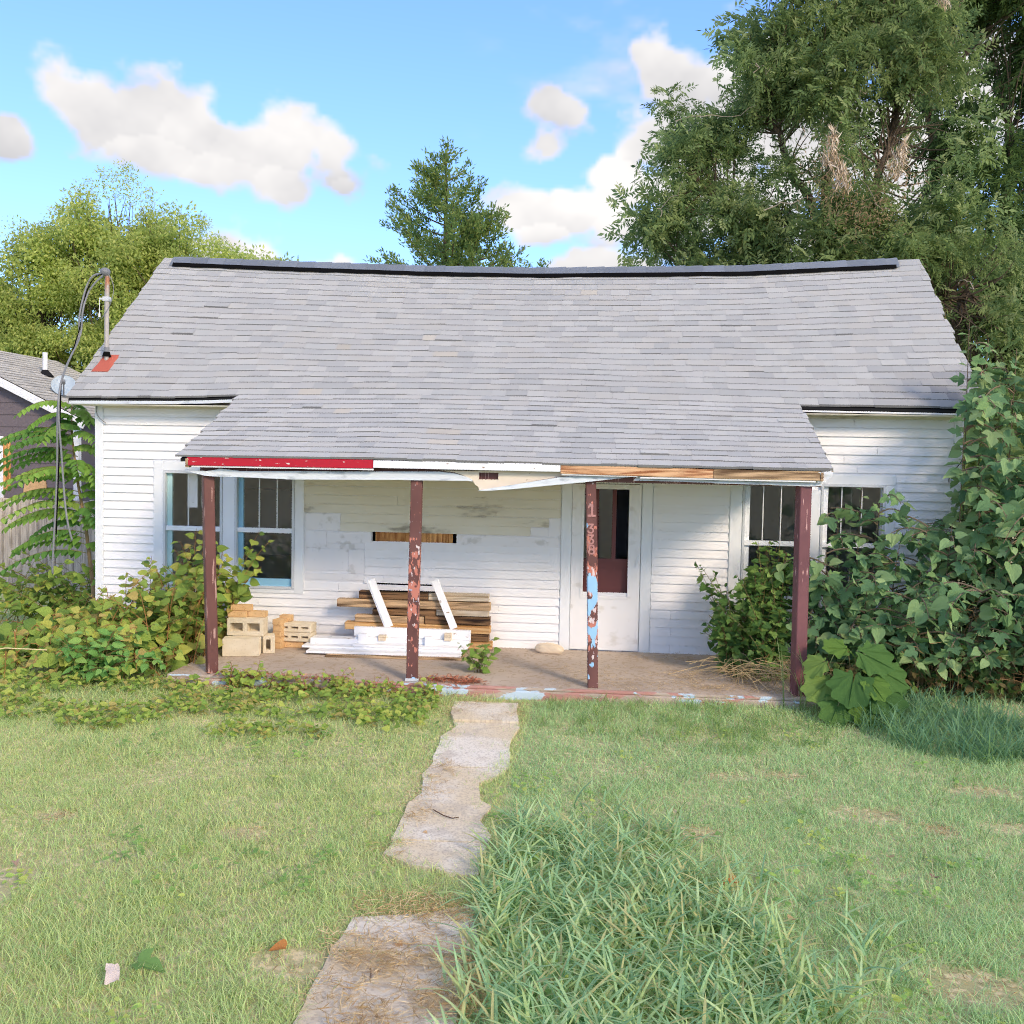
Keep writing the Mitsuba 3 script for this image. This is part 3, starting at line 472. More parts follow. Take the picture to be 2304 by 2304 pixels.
# ------------------------------------------------------------------ neighbouring house, fence
N = thing('grey_house', 'grey lap sided neighbouring house with white rake board at the left edge', 'house')
gx0, gx1, gy0, gy1, rx, rzv, sl = -8.1, -2.86, 5.0, 8.8, -5.5, 4.05, 0.476
put(N + '__wall', MB().prism([(gx0, -0.15), (gx1, -0.15), (gx1, rzv - sl * (gx1 - rx) - 0.14), (rx, rzv - 0.14), (gx0, rzv - sl * (rx - gx0) - 0.14)], -gy1, -gy0 - 0.03, np.array([[1, 0, 0, 0], [0, 0, -1, 0], [0, 1, 0, 0], [0, 0, 0, 1.0]])), 'm_greyside')
for k in range(19):
    z0 = -0.1 + 0.205 * k; zt = z0 + 0.21; x1_ = min(gx1, rx + (rzv - 0.16 - zt) / sl + 0.3); xl = max(gx0, rx - (rzv - 0.16 - zt) / sl - .3)
    if x1_ - xl < 0.4: break
    for a, b_ in ((xl, min(x1_, -4.05 + 0.5 * (k % 2))), (min(x1_, -4.05 + 0.5 * (k % 2)) + .002, x1_)):
        if b_ - a > 0.05: put(N + '__wall__lap_board', MB().add([[a, gy0 - 0.028, z0], [b_, gy0 - 0.028, z0], [b_, gy0 - 0.012, zt], [a, gy0 - 0.012, zt], [a, gy0 + .028, z0], [b_, gy0 + .028, z0], [b_, gy0 + .028, zt], [a, gy0 + .028, zt]], [[0, 1, 2, 3], [4, 7, 6, 5], [0, 4, 5, 1], [1, 5, 6, 2], [2, 6, 7, 3], [3, 7, 4, 0]]), 'm_greyside')
nr = nk(N + '__roof'); b = MB(); ov = 0.22
for sgn in (1, -1):
    xe = rx + sgn * (gx1 - rx + 0.18); ze = rzv - sl * abs(xe - rx)
    v = [[rx, gy0 - ov, rzv], [rx, gy1 + ov, rzv], [xe, gy1 + ov, ze], [xe, gy0 - ov, ze]]; v = np.array(v + [[a, c, d - 0.05] for a, c, d in v])
    b.add(v, [[0, 1, 2, 3], [4, 7, 6, 5], [0, 3, 7, 4], [1, 5, 6, 2], [2, 6, 7, 3]] if sgn < 0 else [[3, 2, 1, 0], [5, 6, 7, 4], [4, 7, 3, 0], [2, 6, 5, 1], [3, 7, 6, 2]])
scene[nr] = mikit.ply(b.mesh(), 'm_dark')
sh2 = []; nc = 24; xe = gx1 + 0.18
for k in range(nc):
    y_ = gy0 - ov
    while y_ < gy1 + ov:
        wd = rng.uniform(0.15, 0.34); y2 = min(y_ + wd, gy1 + ov); c = np.array(pal[rng.integers(7)]) * rng.uniform(0.8, 0.95) * [1.0, .97, .93]
        P = np.array([[xe + (rx - xe) * t, yy, rzv - sl * abs(xe + (rx - xe) * t - rx)] for yy, t in ((y_, k / nc), (y2 - .004, k / nc), (y2 - .004, min(1, (k + 1.2) / nc)), (y_, min(1, (k + 1.2) / nc)))])
        lf = rng.choice([.01, .014]); sh2.append((np.vstack([P + [[0, 0, lf], [0, 0, lf], [0, 0, .003], [0, 0, .003]], P - [0, 0, .006]]), c, P.mean(0))); y_ = y2
sh2.sort(key=lambda s: np.linalg.norm(s[2] - CAM))
for s in sh2[:160]: put(nr + '__shingle', addsh(MB(), s, SF[:, ::-1]), 'm_roof2', vc=True)
b = MB()
for s in sh2[160:]: addsh(b, s, SF[:, ::-1])
put(nr + '__shingle_field', b, 'm_roof2', kind='stuff', vc=True)
for sgn in (1, -1): put(N + '__rake_board', MB().beam((rx, gy0 - ov + 0.0, rzv - 0.095), (rx + sgn * (gx1 - rx + 0.2), gy0 - ov, rzv - 0.095 - sl * (gx1 - rx + 0.2)), 0.03, 0.135, c=.004), 'm_white')
put(N + '__corner_board', MB().box(gx1 - 0.09, gx1 + 0.005, gy0 - 0.05, gy0 + .04, -0.15, rzv - sl * (gx1 - rx) - 0.16), 'm_white')
put(N + '__window_casing', MB().box(-4.42, -4.20, gy0 - 0.055, gy0 - 0.02, 1.25, 2.40, .004), 'm_white')
put(N + '__boarding', MB().box(-4.198, -4.08, gy0 - 0.05, gy0 - 0.02, 1.48, 2.37), 'm_plywood', 'plywood strip beside the white casing'); put(N + '__boarding', MB().prism(wob([(-3.84, 1.45), (-3.44, 1.47), (-3.45, 1.76), (-3.83, 1.77)], .06, .02, 3), -gy0 + 0.026, -gy0 + 0.045, XZ), 'm_brick', 'orange patch on the grey boards')
vx, vy = -4.55, 6.9; vz = rzv - sl * (vx - rx)
put(nr + '__vent_pipe', MB().tube([(vx, vy, vz - 0.05), (vx, vy, vz + 0.42)], 0.045, 12), 'm_white', smooth=40); put(nr + '__vent_flashing', MB().tube([(vx + .01, vy, vz - 0.04), (vx, vy, vz + 0.09)], [0.15, 0.05], 12), 'm_dark')
Dn = thing('satellite_dish', 'pale round satellite dish on the grey neighbouring roof', 'dish'); b = MB(); a = np.linspace(0, 2 * np.pi, 33)[:-1]
rr = np.linspace(0, 1, 6); c0 = np.array([-3.55, 5.75, 3.33]); nd = np.array([0.42, -0.80, 0.42]); nd /= np.linalg.norm(nd); u = np.cross(nd, [0, 0, 1]); u /= np.linalg.norm(u); w_ = np.cross(u, nd)
v = [c0 + u * r * 0.21 * math.cos(t) + w_ * r * 0.20 * math.sin(t) + nd * (0.05 * r * r - 0.05) for r in rr for t in a]
f = [[i * 32 + j, i * 32 + (j + 1) % 32, (i + 1) * 32 + (j + 1) % 32, (i + 1) * 32 + j] for i in range(5) for j in range(32)]
put(Dn + '__reflector', b.add(v, f).add(np.array(v) - nd * 0.012, np.array(f)[:, ::-1]), 'm_dish', smooth=True)
put(Dn + '__feed_arm', MB().tube([c0 - w_ * 0.24, c0 - w_ * 0.1 + nd * 0.28], 0.012, 6).tube([c0 - w_ * 0.1 + nd * 0.24, c0 - w_ * 0.08 + nd * 0.32], 0.03, 8), 'm_wire'); put(Dn + '__mount', MB().tube([c0 - nd * 0.05, c0 - nd * 0.12, c0 - nd * .12 - [0, 0, 0.4]], 0.02, 8), 'm_wire')
Fn = thing('plank_fence', 'weathered grey wooden plank fence left of the house', 'fence')
x = -7.2; k = 0
while x < -0.35:
    wd = rng.uniform(0.125, 0.145); top = 1.385 + 0.012 * math.sin(x * 3) + rng.uniform(-.012, .012)
    put(Fn + '__plank', MB().box(x, x + wd, 3.985, 4.005, -0.14, top, .003, M=at(0, rng.uniform(-.006, .006), 0)), 'm_fence'); x += wd + rng.uniform(0.003, 0.012)
for z in (0.2, 1.05): put(Fn + '__rail', MB().box(-7.2, -0.3, 4.01, 4.05, z, z + 0.09), 'm_fence')

# ------------------------------------------------------------------ blocks, bricks and timber on the porch
def block(key, cx, cy, z, rz, L, W, Hh, holes, label, axis='y'):
    """A concrete block with real holes. axis: the way the holes run (y: towards the camera)."""
    import manifold3d as m3
    body = m3.Manifold.hull_points(MB().box(-L / 2, L / 2, -W / 2, W / 2, 0, Hh, 0.006).mesh()[0])
    for x0, x1, z0, z1 in holes:
        if axis == 'y': body = body - m3.Manifold.cube([x1 - x0, W + .02, z1 - z0]).translate([x0, -W / 2 - .05, z0])
    mm = body.to_mesh(); v = np.array(mm.vert_properties[:, :3], float); M = at(cx, cy, z, rz); v = v @ M[:3, :3].T + M[:3, 3]
    return put(key, MB().add(v, mm.tri_verts), 'm_block', label, 'concrete block')
block('concrete_block', 2.165, -1.03, 0.002, 13, 0.39, 0.19, 0.19, [], 'concrete block lying on its side, lowest at the left of the pile')
block('concrete_block', 2.385, -0.80, 0.002, 20, 0.13, 0.22, 0.19, [(-0.03, 0.018, 0.035, 0.155)], 'narrow concrete block end with a tall slot under the hollow block')
block('concrete_block', 2.165, -0.86, 0.195, 4, 0.40, 0.19, 0.19, [(-0.165, -0.025, 0.05, 0.14), (0.02, 0.16, 0.05, 0.14)], 'hollow concrete block with two square openings facing the yard')
for i_, z in enumerate((0.078, 0.183)): block('concrete_block', 2.605, -0.46, z, -3, 0.385, 0.19, 0.10, [(-0.165 + 0.12 * j, -0.08 + 0.12 * j, 0.038, 0.063) for j in range(3)], ['lower thin block with three slots beside the white boards', 'upper thin block with three slots beside the white boards'][i_])
def brick(x0, x1, y, z, rz, label, h=0.063, d=0.10):
    L = x1 - x0; put('brick', MB().box(-L / 2, L / 2, -d / 2, d / 2, 0, h, .004, M=at((x0 + x1) / 2, y, z, rz)), 'm_brick', label, 'brick')
brick(1.95, 2.16, -0.84, 0.388, 2, 'tan brick on the hollow block, left of two side by side'); brick(2.168, 2.36, -0.80, 0.388, -2, 'tan brick on the hollow block, right of two side by side'); brick(1.975, 2.20, -0.82, 0.455, 6, 'tan brick topmost of the whole pile')
for k, (z, rz, lb) in enumerate([(0.002, 82, 'tan brick end at the foot of the brick column behind the hollow block'), (0.068, 86, 'second tan brick up the brick column behind the hollow block'), (0.134, 80, 'third tan brick up the brick column behind the hollow block'), (0.20, 84, 'fourth tan brick up the brick column behind the hollow block'), (0.266, 78, 'tan brick at the top of the brick column behind the hollow block')]): brick(2.33, 2.53, -0.52, z, rz, lb)
brick(2.40, 2.53, -0.42, 0.288, -8, 'short tan brick lying on the thin slotted blocks', 0.07)
for k, (x0, x1, y, rz, lb) in enumerate([(2.47, 2.58, -0.46, 8, 'half tan brick under the left end of the slotted blocks'), (2.585, 2.70, -0.47, -12, 'half tan brick under the middle of the slotted blocks'), (2.71, 2.79, -0.45, 20, 'broken tan brick under the right end of the slotted blocks')]): brick(x0, x1, y, 0.002, rz, lb, 0.073, 0.11)
def timber(key, x0, x1, z0, z1, y0, y1, mat, label, cat='timber', ry=0.0, group=None):
    L = x1 - x0; put(key, MB().box(-L / 2, L / 2, y0, y1, 0, z1 - z0, .004, M=at((x0 + x1) / 2, 0, z0, rng.uniform(-.6, .6), 0, ry)), mat, label, cat)
timber('timber', 4.35, 4.80, 0.02, 0.105, -0.30, -0.20, 'm_tanwood', 'short tan timber at the bottom right of the stack')
timber('timber', 3.45, 4.765, 0.11, 0.192, -0.32, -0.19, 'm_darkwood', 'dark timber second from the bottom of the stack')
timber('timber', 3.115, 4.78, 0.198, 0.282, -0.33, -0.20, 'm_tanwood', 'orange tan timber just above the white boards')
timber('timber', 3.225, 4.02, 0.286, 0.365, -0.31, -0.19, 'm_oldwood', 'stained timber with pale left end, left half of its row'); timber('timber', 4.03, 4.77, 0.29, 0.38, -0.315, -0.19, 'm_darkwood', 'dark brown timber on the right of its row')
timber('timber', 3.425, 4.15, 0.372, 0.44, -0.30, -0.19, 'm_darkwood', 'dark timber in the middle of the stack behind the white plank'); timber('timber', 4.16, 4.75, 0.388, 0.462, -0.305, -0.19, 'm_palewood', 'pale cracked timber on the right of the stack')
timber('timber', 3.018, 4.77, 0.455, 0.545, -0.32, -0.20, 'm_oldwood', 'longest brown timber sticking out to the left')
timber('timber', 3.268, 4.06, 0.552, 0.64, -0.30, -0.19, 'm_darkwood', 'dark weathered timber at the top left of the stack'); timber('timber', 4.068, 4.752, 0.556, 0.64, -0.30, -0.19, 'm_palewood', 'pale timber at the top right of the stack')
put('metal_rod', MB().tube([(3.46, -0.33, 0.733), (4.11, -0.33, 0.731)], 0.009, 6), 'm_black', 'upper thin black rod between the leaning white planks', 'rod'); put('metal_rod', MB().tube([(3.50, -0.335, 0.652), (4.15, -0.335, 0.655)], 0.009, 6), 'm_black', 'lower thin black rod between the leaning white planks', 'rod')
put('white_plank', MB().beam((3.655, -0.46, 0.26), (3.41, -0.345, 0.775), 0.10, 0.018, up=(0.2, -1, -0.3), c=.003).beam((3.625, -0.474, 0.265), (3.385, -0.36, 0.775), 0.012, 0.012, up=(0.2, -1, -.3)), 'm_chipwhite', 'white plank leaning left of the peeling post', 'plank')
put('white_plank', MB().beam((4.39, -0.46, 0.27), (4.145, -0.345, 0.79), 0.085, 0.018, up=(0.2, -1, -0.3), c=.003), 'm_chipwhite', 'white plank leaning right of the peeling post', 'plank')
def wplank(x0, x1, z0, z1, y0, y1, lb, mat='m_chipwhite', rz=0, key='white_board'):
    put(key, MB().box(-(x1 - x0) / 2, (x1 - x0) / 2, (y0 - y1) / 2, (y1 - y0) / 2, 0, z1 - z0, .003, M=at((x0 + x1) / 2, (y0 + y1) / 2, z0, rz)), mat, lb, 'board')
wplank(3.06, 4.55, 0.002, 0.022, -0.95, -0.62, 'long tan board lowest of the white stack', 'm_oldwood', 3, 'base_board'); wplank(2.83, 4.52, 0.024, 0.050, -0.88, -0.58, 'bottom white board of the stack, longest', rz=2)
wplank(2.74, 4.55, 0.052, 0.076, -0.74, -0.50, 'white board second from the bottom of the stack', rz=.6); wplank(3.30, 4.57, 0.078, 0.10, -0.72, -0.46, 'white board third from the bottom of the stack', rz=-.5)
wplank(2.80, 3.5, 0.078, 0.14, -0.62, -0.44, 'white board end poking out to the left by the slotted blocks', rz=1); wplank(3.29, 4.58, 0.102, 0.158, -0.58, -0.46, 'white moulded rail in the middle of the stack', rz=.4)
wplank(3.27, 4.585, 0.16, 0.265, -0.53, -0.47, 'chipped white rail on top of the stack, holding the leaning planks', rz=-.8)
for x0, x1, z0, z1, y, lb, mt in [(3.342, 3.435, 0.092, 0.205, -0.60, 'left white block set against the chipped rail', 'm_chipwhite'), (4.092, 4.172, 0.075, 0.20, -0.61, 'right white block set against the chipped rail', 'm_chipwhite'), (3.562, 3.648, 0.13, 0.19, -0.58, 'white offcut with a tan end, left of the peeling post', 'm_palewood'), (4.30, 4.378, 0.15, 0.235, -0.57, 'white offcut with a tan end, right of the peeling post', 'm_palewood')]:
    wplank(x0, x1, z0, z1, y - 0.03, y + 0.04, lb, mt, rng.uniform(-2, 2), 'wood_offcut')
st = trimesh.creation.icosphere(subdivisions=3); v = st.vertices * [0.165, 0.085, 0.06]; v = np.sign(v) * np.abs(v) ** 0.9 * [0.85, 0.82, .8]; v += 0.03 * (meshkit.fbm(v * 14, 3, 2)[:, None] - 0.5) * st.vertices; v[:, 2] = np.maximum(v[:, 2], -0.045)
M = at(5.45, -0.28, 0.048, -14); put('stone', MB().add(v @ M[:3, :3].T + M[:3, 3], st.faces), 'm_stone', 'rough pale stone lying by the storm door', 'stone')

# ------------------------------------------------------------------ leaves and plants
HEART = [(0, 0), (-.06, .18), (.03, .35), (.2, .43), (.42, .40), (.64, .28), (.84, .12), (1, 0)]
OVATE = [(0, 0), (.06, .14), (.25, .27), (.48, .29), (.72, .19), (.9, .07), (1, 0)]
LOBED = [(0, 0), (-.10, .16), (-.02, .32), (.14, .42), (.38, .58), (.36, .36), (.38, .20), (.52, .30), (.70, .26), (.88, .10), (1.04, 0)]
LANCE = [(0, 0), (.15, .12), (.45, .16), (.75, .09), (1, 0)]
def palm():
    o = [(.34, 0)]
    for th, R in ((168, .44), (146, .40), (124, .52), (102, .44), (80, .55), (60, .46), (40, .58), (20, .49), (0, .6)):
        lobe = th in (168, 124, 80, 40, 0)
        for dt, k in (((11, .84), (5, .95), (0, 1), (-5, .95), (-11, .84)) if lobe and th else ((11, .84), (5, .95), (0, 1)) if lobe else ((0, 1),)): t = math.radians(min(176, th + dt)); o.append((.42 + R * k * math.cos(t), R * k * math.sin(t)))
    o[-1] = (o[-1][0], 0.0); return o
PALM = palm()
def leafmesh(outline, fold, curl, seed=0):
    """A leaf along +x from its petiole, facing +z: both halves of an outline about a folded midrib."""
    r = np.random.default_rng(seed); h = np.array(outline, float); mid = np.array([(x, 0) for x in np.linspace(h[-1, 0], h[0, 0], 7)[1:-1]])
    half = np.vstack([h, mid]); tri = trimesh.creation.triangulate_polygon(Polygon(half), engine='earcut')
    v2, f = np.array(tri[0]), np.array(tri[1]); out, fs = [], []
    for s in (1, -1):
        v = np.c_[v2[:, 0], v2[:, 1] * s * (1 + 0.08 * r.uniform(-1, 1)), fold * np.abs(v2[:, 1]) - curl * v2[:, 0] ** 2 + 0.05 * np.sin(v2[:, 0] * 9 + seed) * np.abs(v2[:, 1]) * 2]
        out.append(v); fs.append((f if s > 0 else f[:, ::-1]) + len(v2) * (s < 0))
    v = np.vstack(out); f = np.vstack(fs)
    n = np.cross(v[f[:, 1]] - v[f[:, 0]], v[f[:, 2]] - v[f[:, 0]])[:, 2]; f[n < 0] = f[n < 0][:, ::-1]
    return v, f
def ribbed(v): a = np.arctan2(v[:, 1], v[:, 0] - .3); v = v.copy(); v[:, 2] += .035 * np.cos(9 * a) * np.hypot(v[:, 0] - .3, v[:, 1]) / .5; return v
def frame(d, n):
    d = d / np.linalg.norm(d); y = np.cross(n, d); l = np.linalg.norm(y); y = y / l if l > 1e-6 else np.array([0, 1.0, 0]); z = np.cross(d, y); return np.stack([d, y, z], 1)
def ribleaf(o, r, s):
    v, f = leafmesh(o, r.uniform(-.02, .1), r.uniform(.1, .25), s); m = trimesh.Trimesh(v, f, process=False).subdivide().subdivide(); return ribbed(np.array(m.vertices)), np.array(m.faces)
def unit(v): return v / (np.linalg.norm(v) + 1e-12)
def bezier(p0, p1, p2, n): t = np.linspace(0, 1, n)[:, None]; return (1 - t) ** 2 * p0 + 2 * t * (1 - t) * p1 + t * t * p2
def plant(key, label, cat, shoots, outlines, size, gap, pal_, r, droop=0.35, start=0.15, npart=300, group=None, stem=0.006, stemcol=S(120, 104, 70), up=(.2, -.7, .8), flat=0.35, pet=0.3, extra=None):
    """shoots: polylines from the ground to the tip; leaves alternate along each. The npart leaves nearest the camera are parts, the others one mass."""
    k0 = thing(key, label, cat, group) if isinstance(key, str) else key
    variants = [(np.array(c), ribleaf(o, r, s) if o is PALM else leafmesh(o, r.uniform(.12, .4), r.uniform(.05, .3), s)) for s, (o, c) in enumerate([(outlines[i % len(outlines)], c) for i, c in enumerate(pal_ * (1 if len(pal_) >= len(outlines) else 2))])]
    plys = [mikit.ply(vf, 'm_leaf', smooth=True, uv=enc(np.broadcast_to(c, (len(vf[0]), 3)))) for c, vf in variants]
    leaves = list(extra or []); sm = MB()
    for pts in shoots:
        p = np.asarray(pts, float); seg = np.linalg.norm(np.diff(p, axis=0), axis=1); s = np.r_[0, np.cumsum(seg)]; L = s[-1]
        sm.tube(p, np.linspace(stem, stem * 0.35, len(p)), 5, np.array(stemcol) * r.uniform(.8, 1.2))
        a = L * start + gap * r.uniform(0, 1); side = 1 if r.random() < .5 else -1
        while a < L + 1e-6:
            o = np.array([np.interp(a, s, p[:, i]) for i in range(3)]); i = min(np.searchsorted(s, a, 'right') - 1, len(p) - 2); t = unit(p[i + 1] - p[i])
            h = np.cross(t, [0, 0, 1.0]); h = unit(h) if np.linalg.norm(h) > .15 else unit(np.array([r.normal(), r.normal(), 0])); ang = r.uniform(-.7, .7); h = h * math.cos(ang) + np.cross(t, h) * math.sin(ang)
            d = unit(h * side + t * r.uniform(.2, .8) + np.array([0, 0, -droop * r.uniform(.4, 1.6)])); n = unit(np.array(up) + r.normal(0, flat, 3)); sz = size * r.uniform(.42, 1.18) * (1 - 0.45 * max(0, (a / L - .75) / .25))
            leaves.append((o + d * sz * pet, frame(d, n) * sz, r.integers(len(plys)))); sm.tube([o, o + d * sz * (pet + .05)], stem * .25, 3, stemcol)
            side = -side; a += gap * r.uniform(.6, 1.4)
    put(k0 + '__stem', sm, 'm_twig', kind='stuff' if len(shoots) > 3 else None, vc=True)
    leaves.sort(key=lambda l: np.linalg.norm(l[0] - CAM)); mass = MB()
    for i, (o, R, vi) in enumerate(leaves):
        if i < npart:
            M = np.eye(4); M[:3, :3] = R; M[:3, 3] = o; k = nk(k0 + '__leaf'); scene[k] = {**plys[vi], 'to_world': T(M.tolist())}
        else:
            c, (v, f) = variants[vi]; mass.add(v @ R.T + o, f, c * r.uniform(.85, 1.12))
    if mass.n: 
        k = nk(k0 + '__leaf_mass'); scene[k] = mikit.ply(mass.mesh(), 'm_leaf', smooth=True, uv=enc(mass.col())); labels[k] = {'kind': 'stuff'}
    return k0
r = np.random.default_rng(21)
KN = [S(182, 196, 98), S(166, 186, 92), S(190, 194, 98), S(134, 160, 80), S(118, 148, 78), S(190, 190, 104), S(170, 188, 96), S(196, 178, 110), S(152, 178, 88), S(136, 166, 84), S(158, 182, 92), S(146, 172, 88)]
def arch(base, tip, lift, n=9, r=r): base, tip = np.array(base, float), np.array(tip, float); return bezier(base, (base * .55 + tip * .45) + [0, 0, lift] + r.normal(0, .05, 3), tip, n)
sh = []
for k in range(190):       # the arching knotweed heap before the left windows
    bx, by = r.uniform(-0.5, 1.9), r.uniform(-1.9, -0.3); a = r.uniform(0, 2 * np.pi); q_ = r.uniform(.15, .85)
    tx, ty = np.clip(bx + q_ * math.cos(a) * 1.1, -1.15, 1.98), np.clip(by + q_ * math.sin(a) - .25, -2.35, -.25)
    top = 0.10 + 0.92 * float(smooth(np.clip((tx + .35) / 1.6, 0, 1))) + 0.10 * (ty + 1.2); tz = max(-0.06, top * r.uniform(.2, 1.05) - 0.55 * max(0, -ty - 1.6))
    sh.append(arch((bx, by, -0.12), (tx, ty, tz), 0.35 * r.uniform(.5, 1.2) + .1))
for bx, by, tx, ty, tz in [(1.55, -.6, 1.35, -.9, 1.12), (1.6, -.5, 1.75, -1.1, 1.2), (1.75, -.7, 1.95, -1.3, 1.3), (1.7, -.6, 2.35, -1.0, 1.36), (1.8, -.7, 2.5, -1.1, 1.26), (1.7, -.6, 2.42, -1.15, .98), (1.4, -.7, 1.1, -1.0, 1.02), (1.5, -.6, 1.6, -.9, 1.35), (1.2, -.6, .95, -.8, .95), (1.3, -.6, 1.5, -.8, 1.15), (1.5, -.6, 1.9, -.9, 1.1), (1.6, -.6, 1.5, -1.1, 1.22), (1.4, -.6, 1.75, -.8, 1.0), (1.7, -.6, 2.0, -.9, .9), (1.3, -.7, 1.2, -1.0, .9), (1.1, -.7, .8, -.9, .85), (1.6, -.7, 2.2, -.9, 1.15)]: sh.append(arch((bx, by, -.1), (tx, ty, tz), .35))
plant('knotweed_shrub', 'big sprawling yellow green shrub heaped before the left windows and corner post', 'shrub', sh, [HEART], 0.14, 0.068, KN, r, stemcol=S(150, 110, 70), npart=300)
sh = [arch((r.uniform(-1.7, -.2), r.uniform(.2, 1.4), -.12), (r.uniform(-1.9, -.05), r.uniform(0, 1.3), r.uniform(.2, .95)), .3) for _ in range(46)]
plant('knotweed_shrub', 'dusty green shrub between the plank fence and the white house corner', 'shrub', sh, [HEART], 0.14, 0.08, KN[1:5] + KN[8:], r, npart=150)
sh = [arch((.95 + r.uniform(-.25, .25), -2.15 + r.uniform(-.1, .12), -.13), (1.25 + r.uniform(-.55, .65), -2.25 + r.uniform(-.3, .25), r.uniform(.1, .5)), .2) for _ in range(22)]
plant('green_weed', 'fresh blue green leafy weed at the foot of the yellow green shrub', 'weed', sh, [OVATE], 0.12, 0.05, [S(130, 178, 98), S(116, 166, 92), S(142, 186, 106), S(154, 190, 104)], r, npart=200)
for n_, (x, y, h, w, sz, m) in enumerate([(2.55, -2.14, .26, .26, .075, 16), (2.95, -2.2, .22, .2, .07, 10), (3.25, -2.24, .2, .16, .06, 9), (3.55, -2.2, .26, .17, .07, 10), (3.88, -2.22, .2, .13, .06, 7), (4.15, -2.24, .18, .16, .06, 8), (4.42, -2.24, .2, .16, .065, 8), (3.75, -2.35, .12, .2, .06, 8)]):
    lb = ['widest sprout of weeds right of the maroon corner post', 'second clump of weeds from the maroon corner post at the porch edge', 'third clump of weeds from the maroon corner post at the porch edge', 'taller fresh clump of weeds in the middle of the left porch edge', 'small clump of weeds left of the salmon peeling post foot', 'clump of weeds just right of the salmon peeling post foot', 'clump of weeds at the porch edge nearest the path', 'low clump of weeds in the grass before the porch edge'][n_]
    sh = [arch((x + r.uniform(-w, w) * .4, y + r.uniform(-.05, .05), -.13), (x + r.uniform(-w, w), y + r.uniform(-.12, .1), -.1 + h * r.uniform(.5, 1.1)), .06) for _ in range(m)]
    plant('weed_clump', lb, 'weeds', sh, [HEART, OVATE], sz, .035, [S(168, 194, 98), S(146, 178, 90), S(186, 200, 104), S(180, 170, 104)], r, npart=60, stem=.003, stemcol=S(150, 96, 70))
sh = [arch((4.80 + r.uniform(-.05, .05), -1.5, 0), (4.72 + r.uniform(-.22, .26), -1.5 + r.uniform(-.15, .15), r.uniform(.12, .40)), .1) for _ in range(13)]
plant('porch_seedling', 'small bright green plant growing out of the porch slab', 'plant', sh, [HEART], 0.085, .042, [S(150, 176, 92), S(128, 160, 80), S(166, 180, 110)], r, npart=120, stem=.003)
# low creeping weeds on the lawn, too many to count
pts = [];
while len(pts) < 2300:
    x, y = r.uniform(-.6, 4.55), r.uniform(-3.75, -2.18)
    if meshkit.fbm(np.array([x * 1.6, y * 2.2, 1.0]), 3) > .40 + .22 * max(0, (-y - 2.9) / .8) + .3 * max(0, (.6 - x) / 1.2): pts.append((x, y))
b = MB(); lv = [leafmesh(HEART, .25, .15, s) for s in range(4)]; wc = [S(172, 196, 98), S(152, 182, 92), S(190, 202, 106), S(186, 176, 108), S(136, 168, 86)]
for x, y in pts:
    z = float(gz(x, y)); a = r.uniform(0, 6.28); sz = r.uniform(.035, .075); v, f = lv[r.integers(4)]; o = np.array([x, y, z + r.uniform(.03, .12)])
    R = frame(np.array([math.cos(a), math.sin(a), r.uniform(-.5, .2)]), unit(np.array([0, -.4, 1]) + r.normal(0, .35, 3))) * sz; b.add(v @ R.T + o, f, np.array(wc[r.integers(5)]) * r.uniform(.8, 1.1))
k = put('creeping_weeds', b, 'm_leaf', 'low yellow green creeping weeds spreading over the lawn before the porch', 'weeds', kind='stuff', vc=True, smooth=True)

# ailanthus-like sapling by the left corner: pinnate fronds
Tn = thing('pinnate_sapling', 'slender sapling with long feathery fronds beside the left house corner', 'sapling')
trunk = np.array([(-.30, .55, -.12), (-.33, .55, .5), (-.40, .52, 1.2), (-.50, .5, 1.8), (-.56, .48, 2.35), (-.55, .46, 2.72)])
put(Tn + '__trunk', MB().tube(trunk, [.028, .026, .022, .017, .012, .006], 8, S(158, 132, 100)), 'm_twig', vc=True)
fr = [(2.62, -.52, .46, -.25), (2.5, -.5, .47, 2.7), (2.40, -.54, .47, 3.25), (2.28, -.54, .48, 3.05), (2.16, -.54, .48, 3.4), (2.05, -.52, .49, 2.95), (1.92, -.50, .5, 3.3), (1.8, -.5, .5, 3.0), (1.66, -.48, .5, 3.4), (1.52, -.46, .5, 3.1), (1.40, -.44, .51, 3.45), (1.26, -.42, .52, 2.9), (1.14, -.4, .52, 3.3), (1.0, -.38, .52, 3.1),
      (2.55, -.5, .46, .3), (2.36, -.53, .47, -.4), (2.2, -.53, .47, .1), (2.0, -.52, .48, -.9), (1.82, -.5, .5, -.3), (1.62, -.48, .5, .2), (1.42, -.45, .5, -.6), (1.22, -.42, .51, -.1), (2.3, -.54, .47, 4.2), (1.9, -.5, .49, 4.5), (1.5, -.46, .5, 4.1), (2.7, -.55, .46, 1.6), (2.72, -.55, .46, 3.9), (2.45, -.53, .47, 4.6)] + [(z, -.36 - .09 * (z - .6), .5, a_) for z, a_ in ((2.34, 3.5), (2.1, 3.2), (1.86, 3.6), (1.6, 3.15), (1.34, 3.5), (1.08, 3.3), (.9, 3.5), (2.2, -.2), (1.72, .2), (1.3, -.3), (1.0, .1), (2.58, 3.7), (1.96, -.6), (1.5, .5))]
lz, lzf = leafmesh(LANCE, .25, .15, 3)
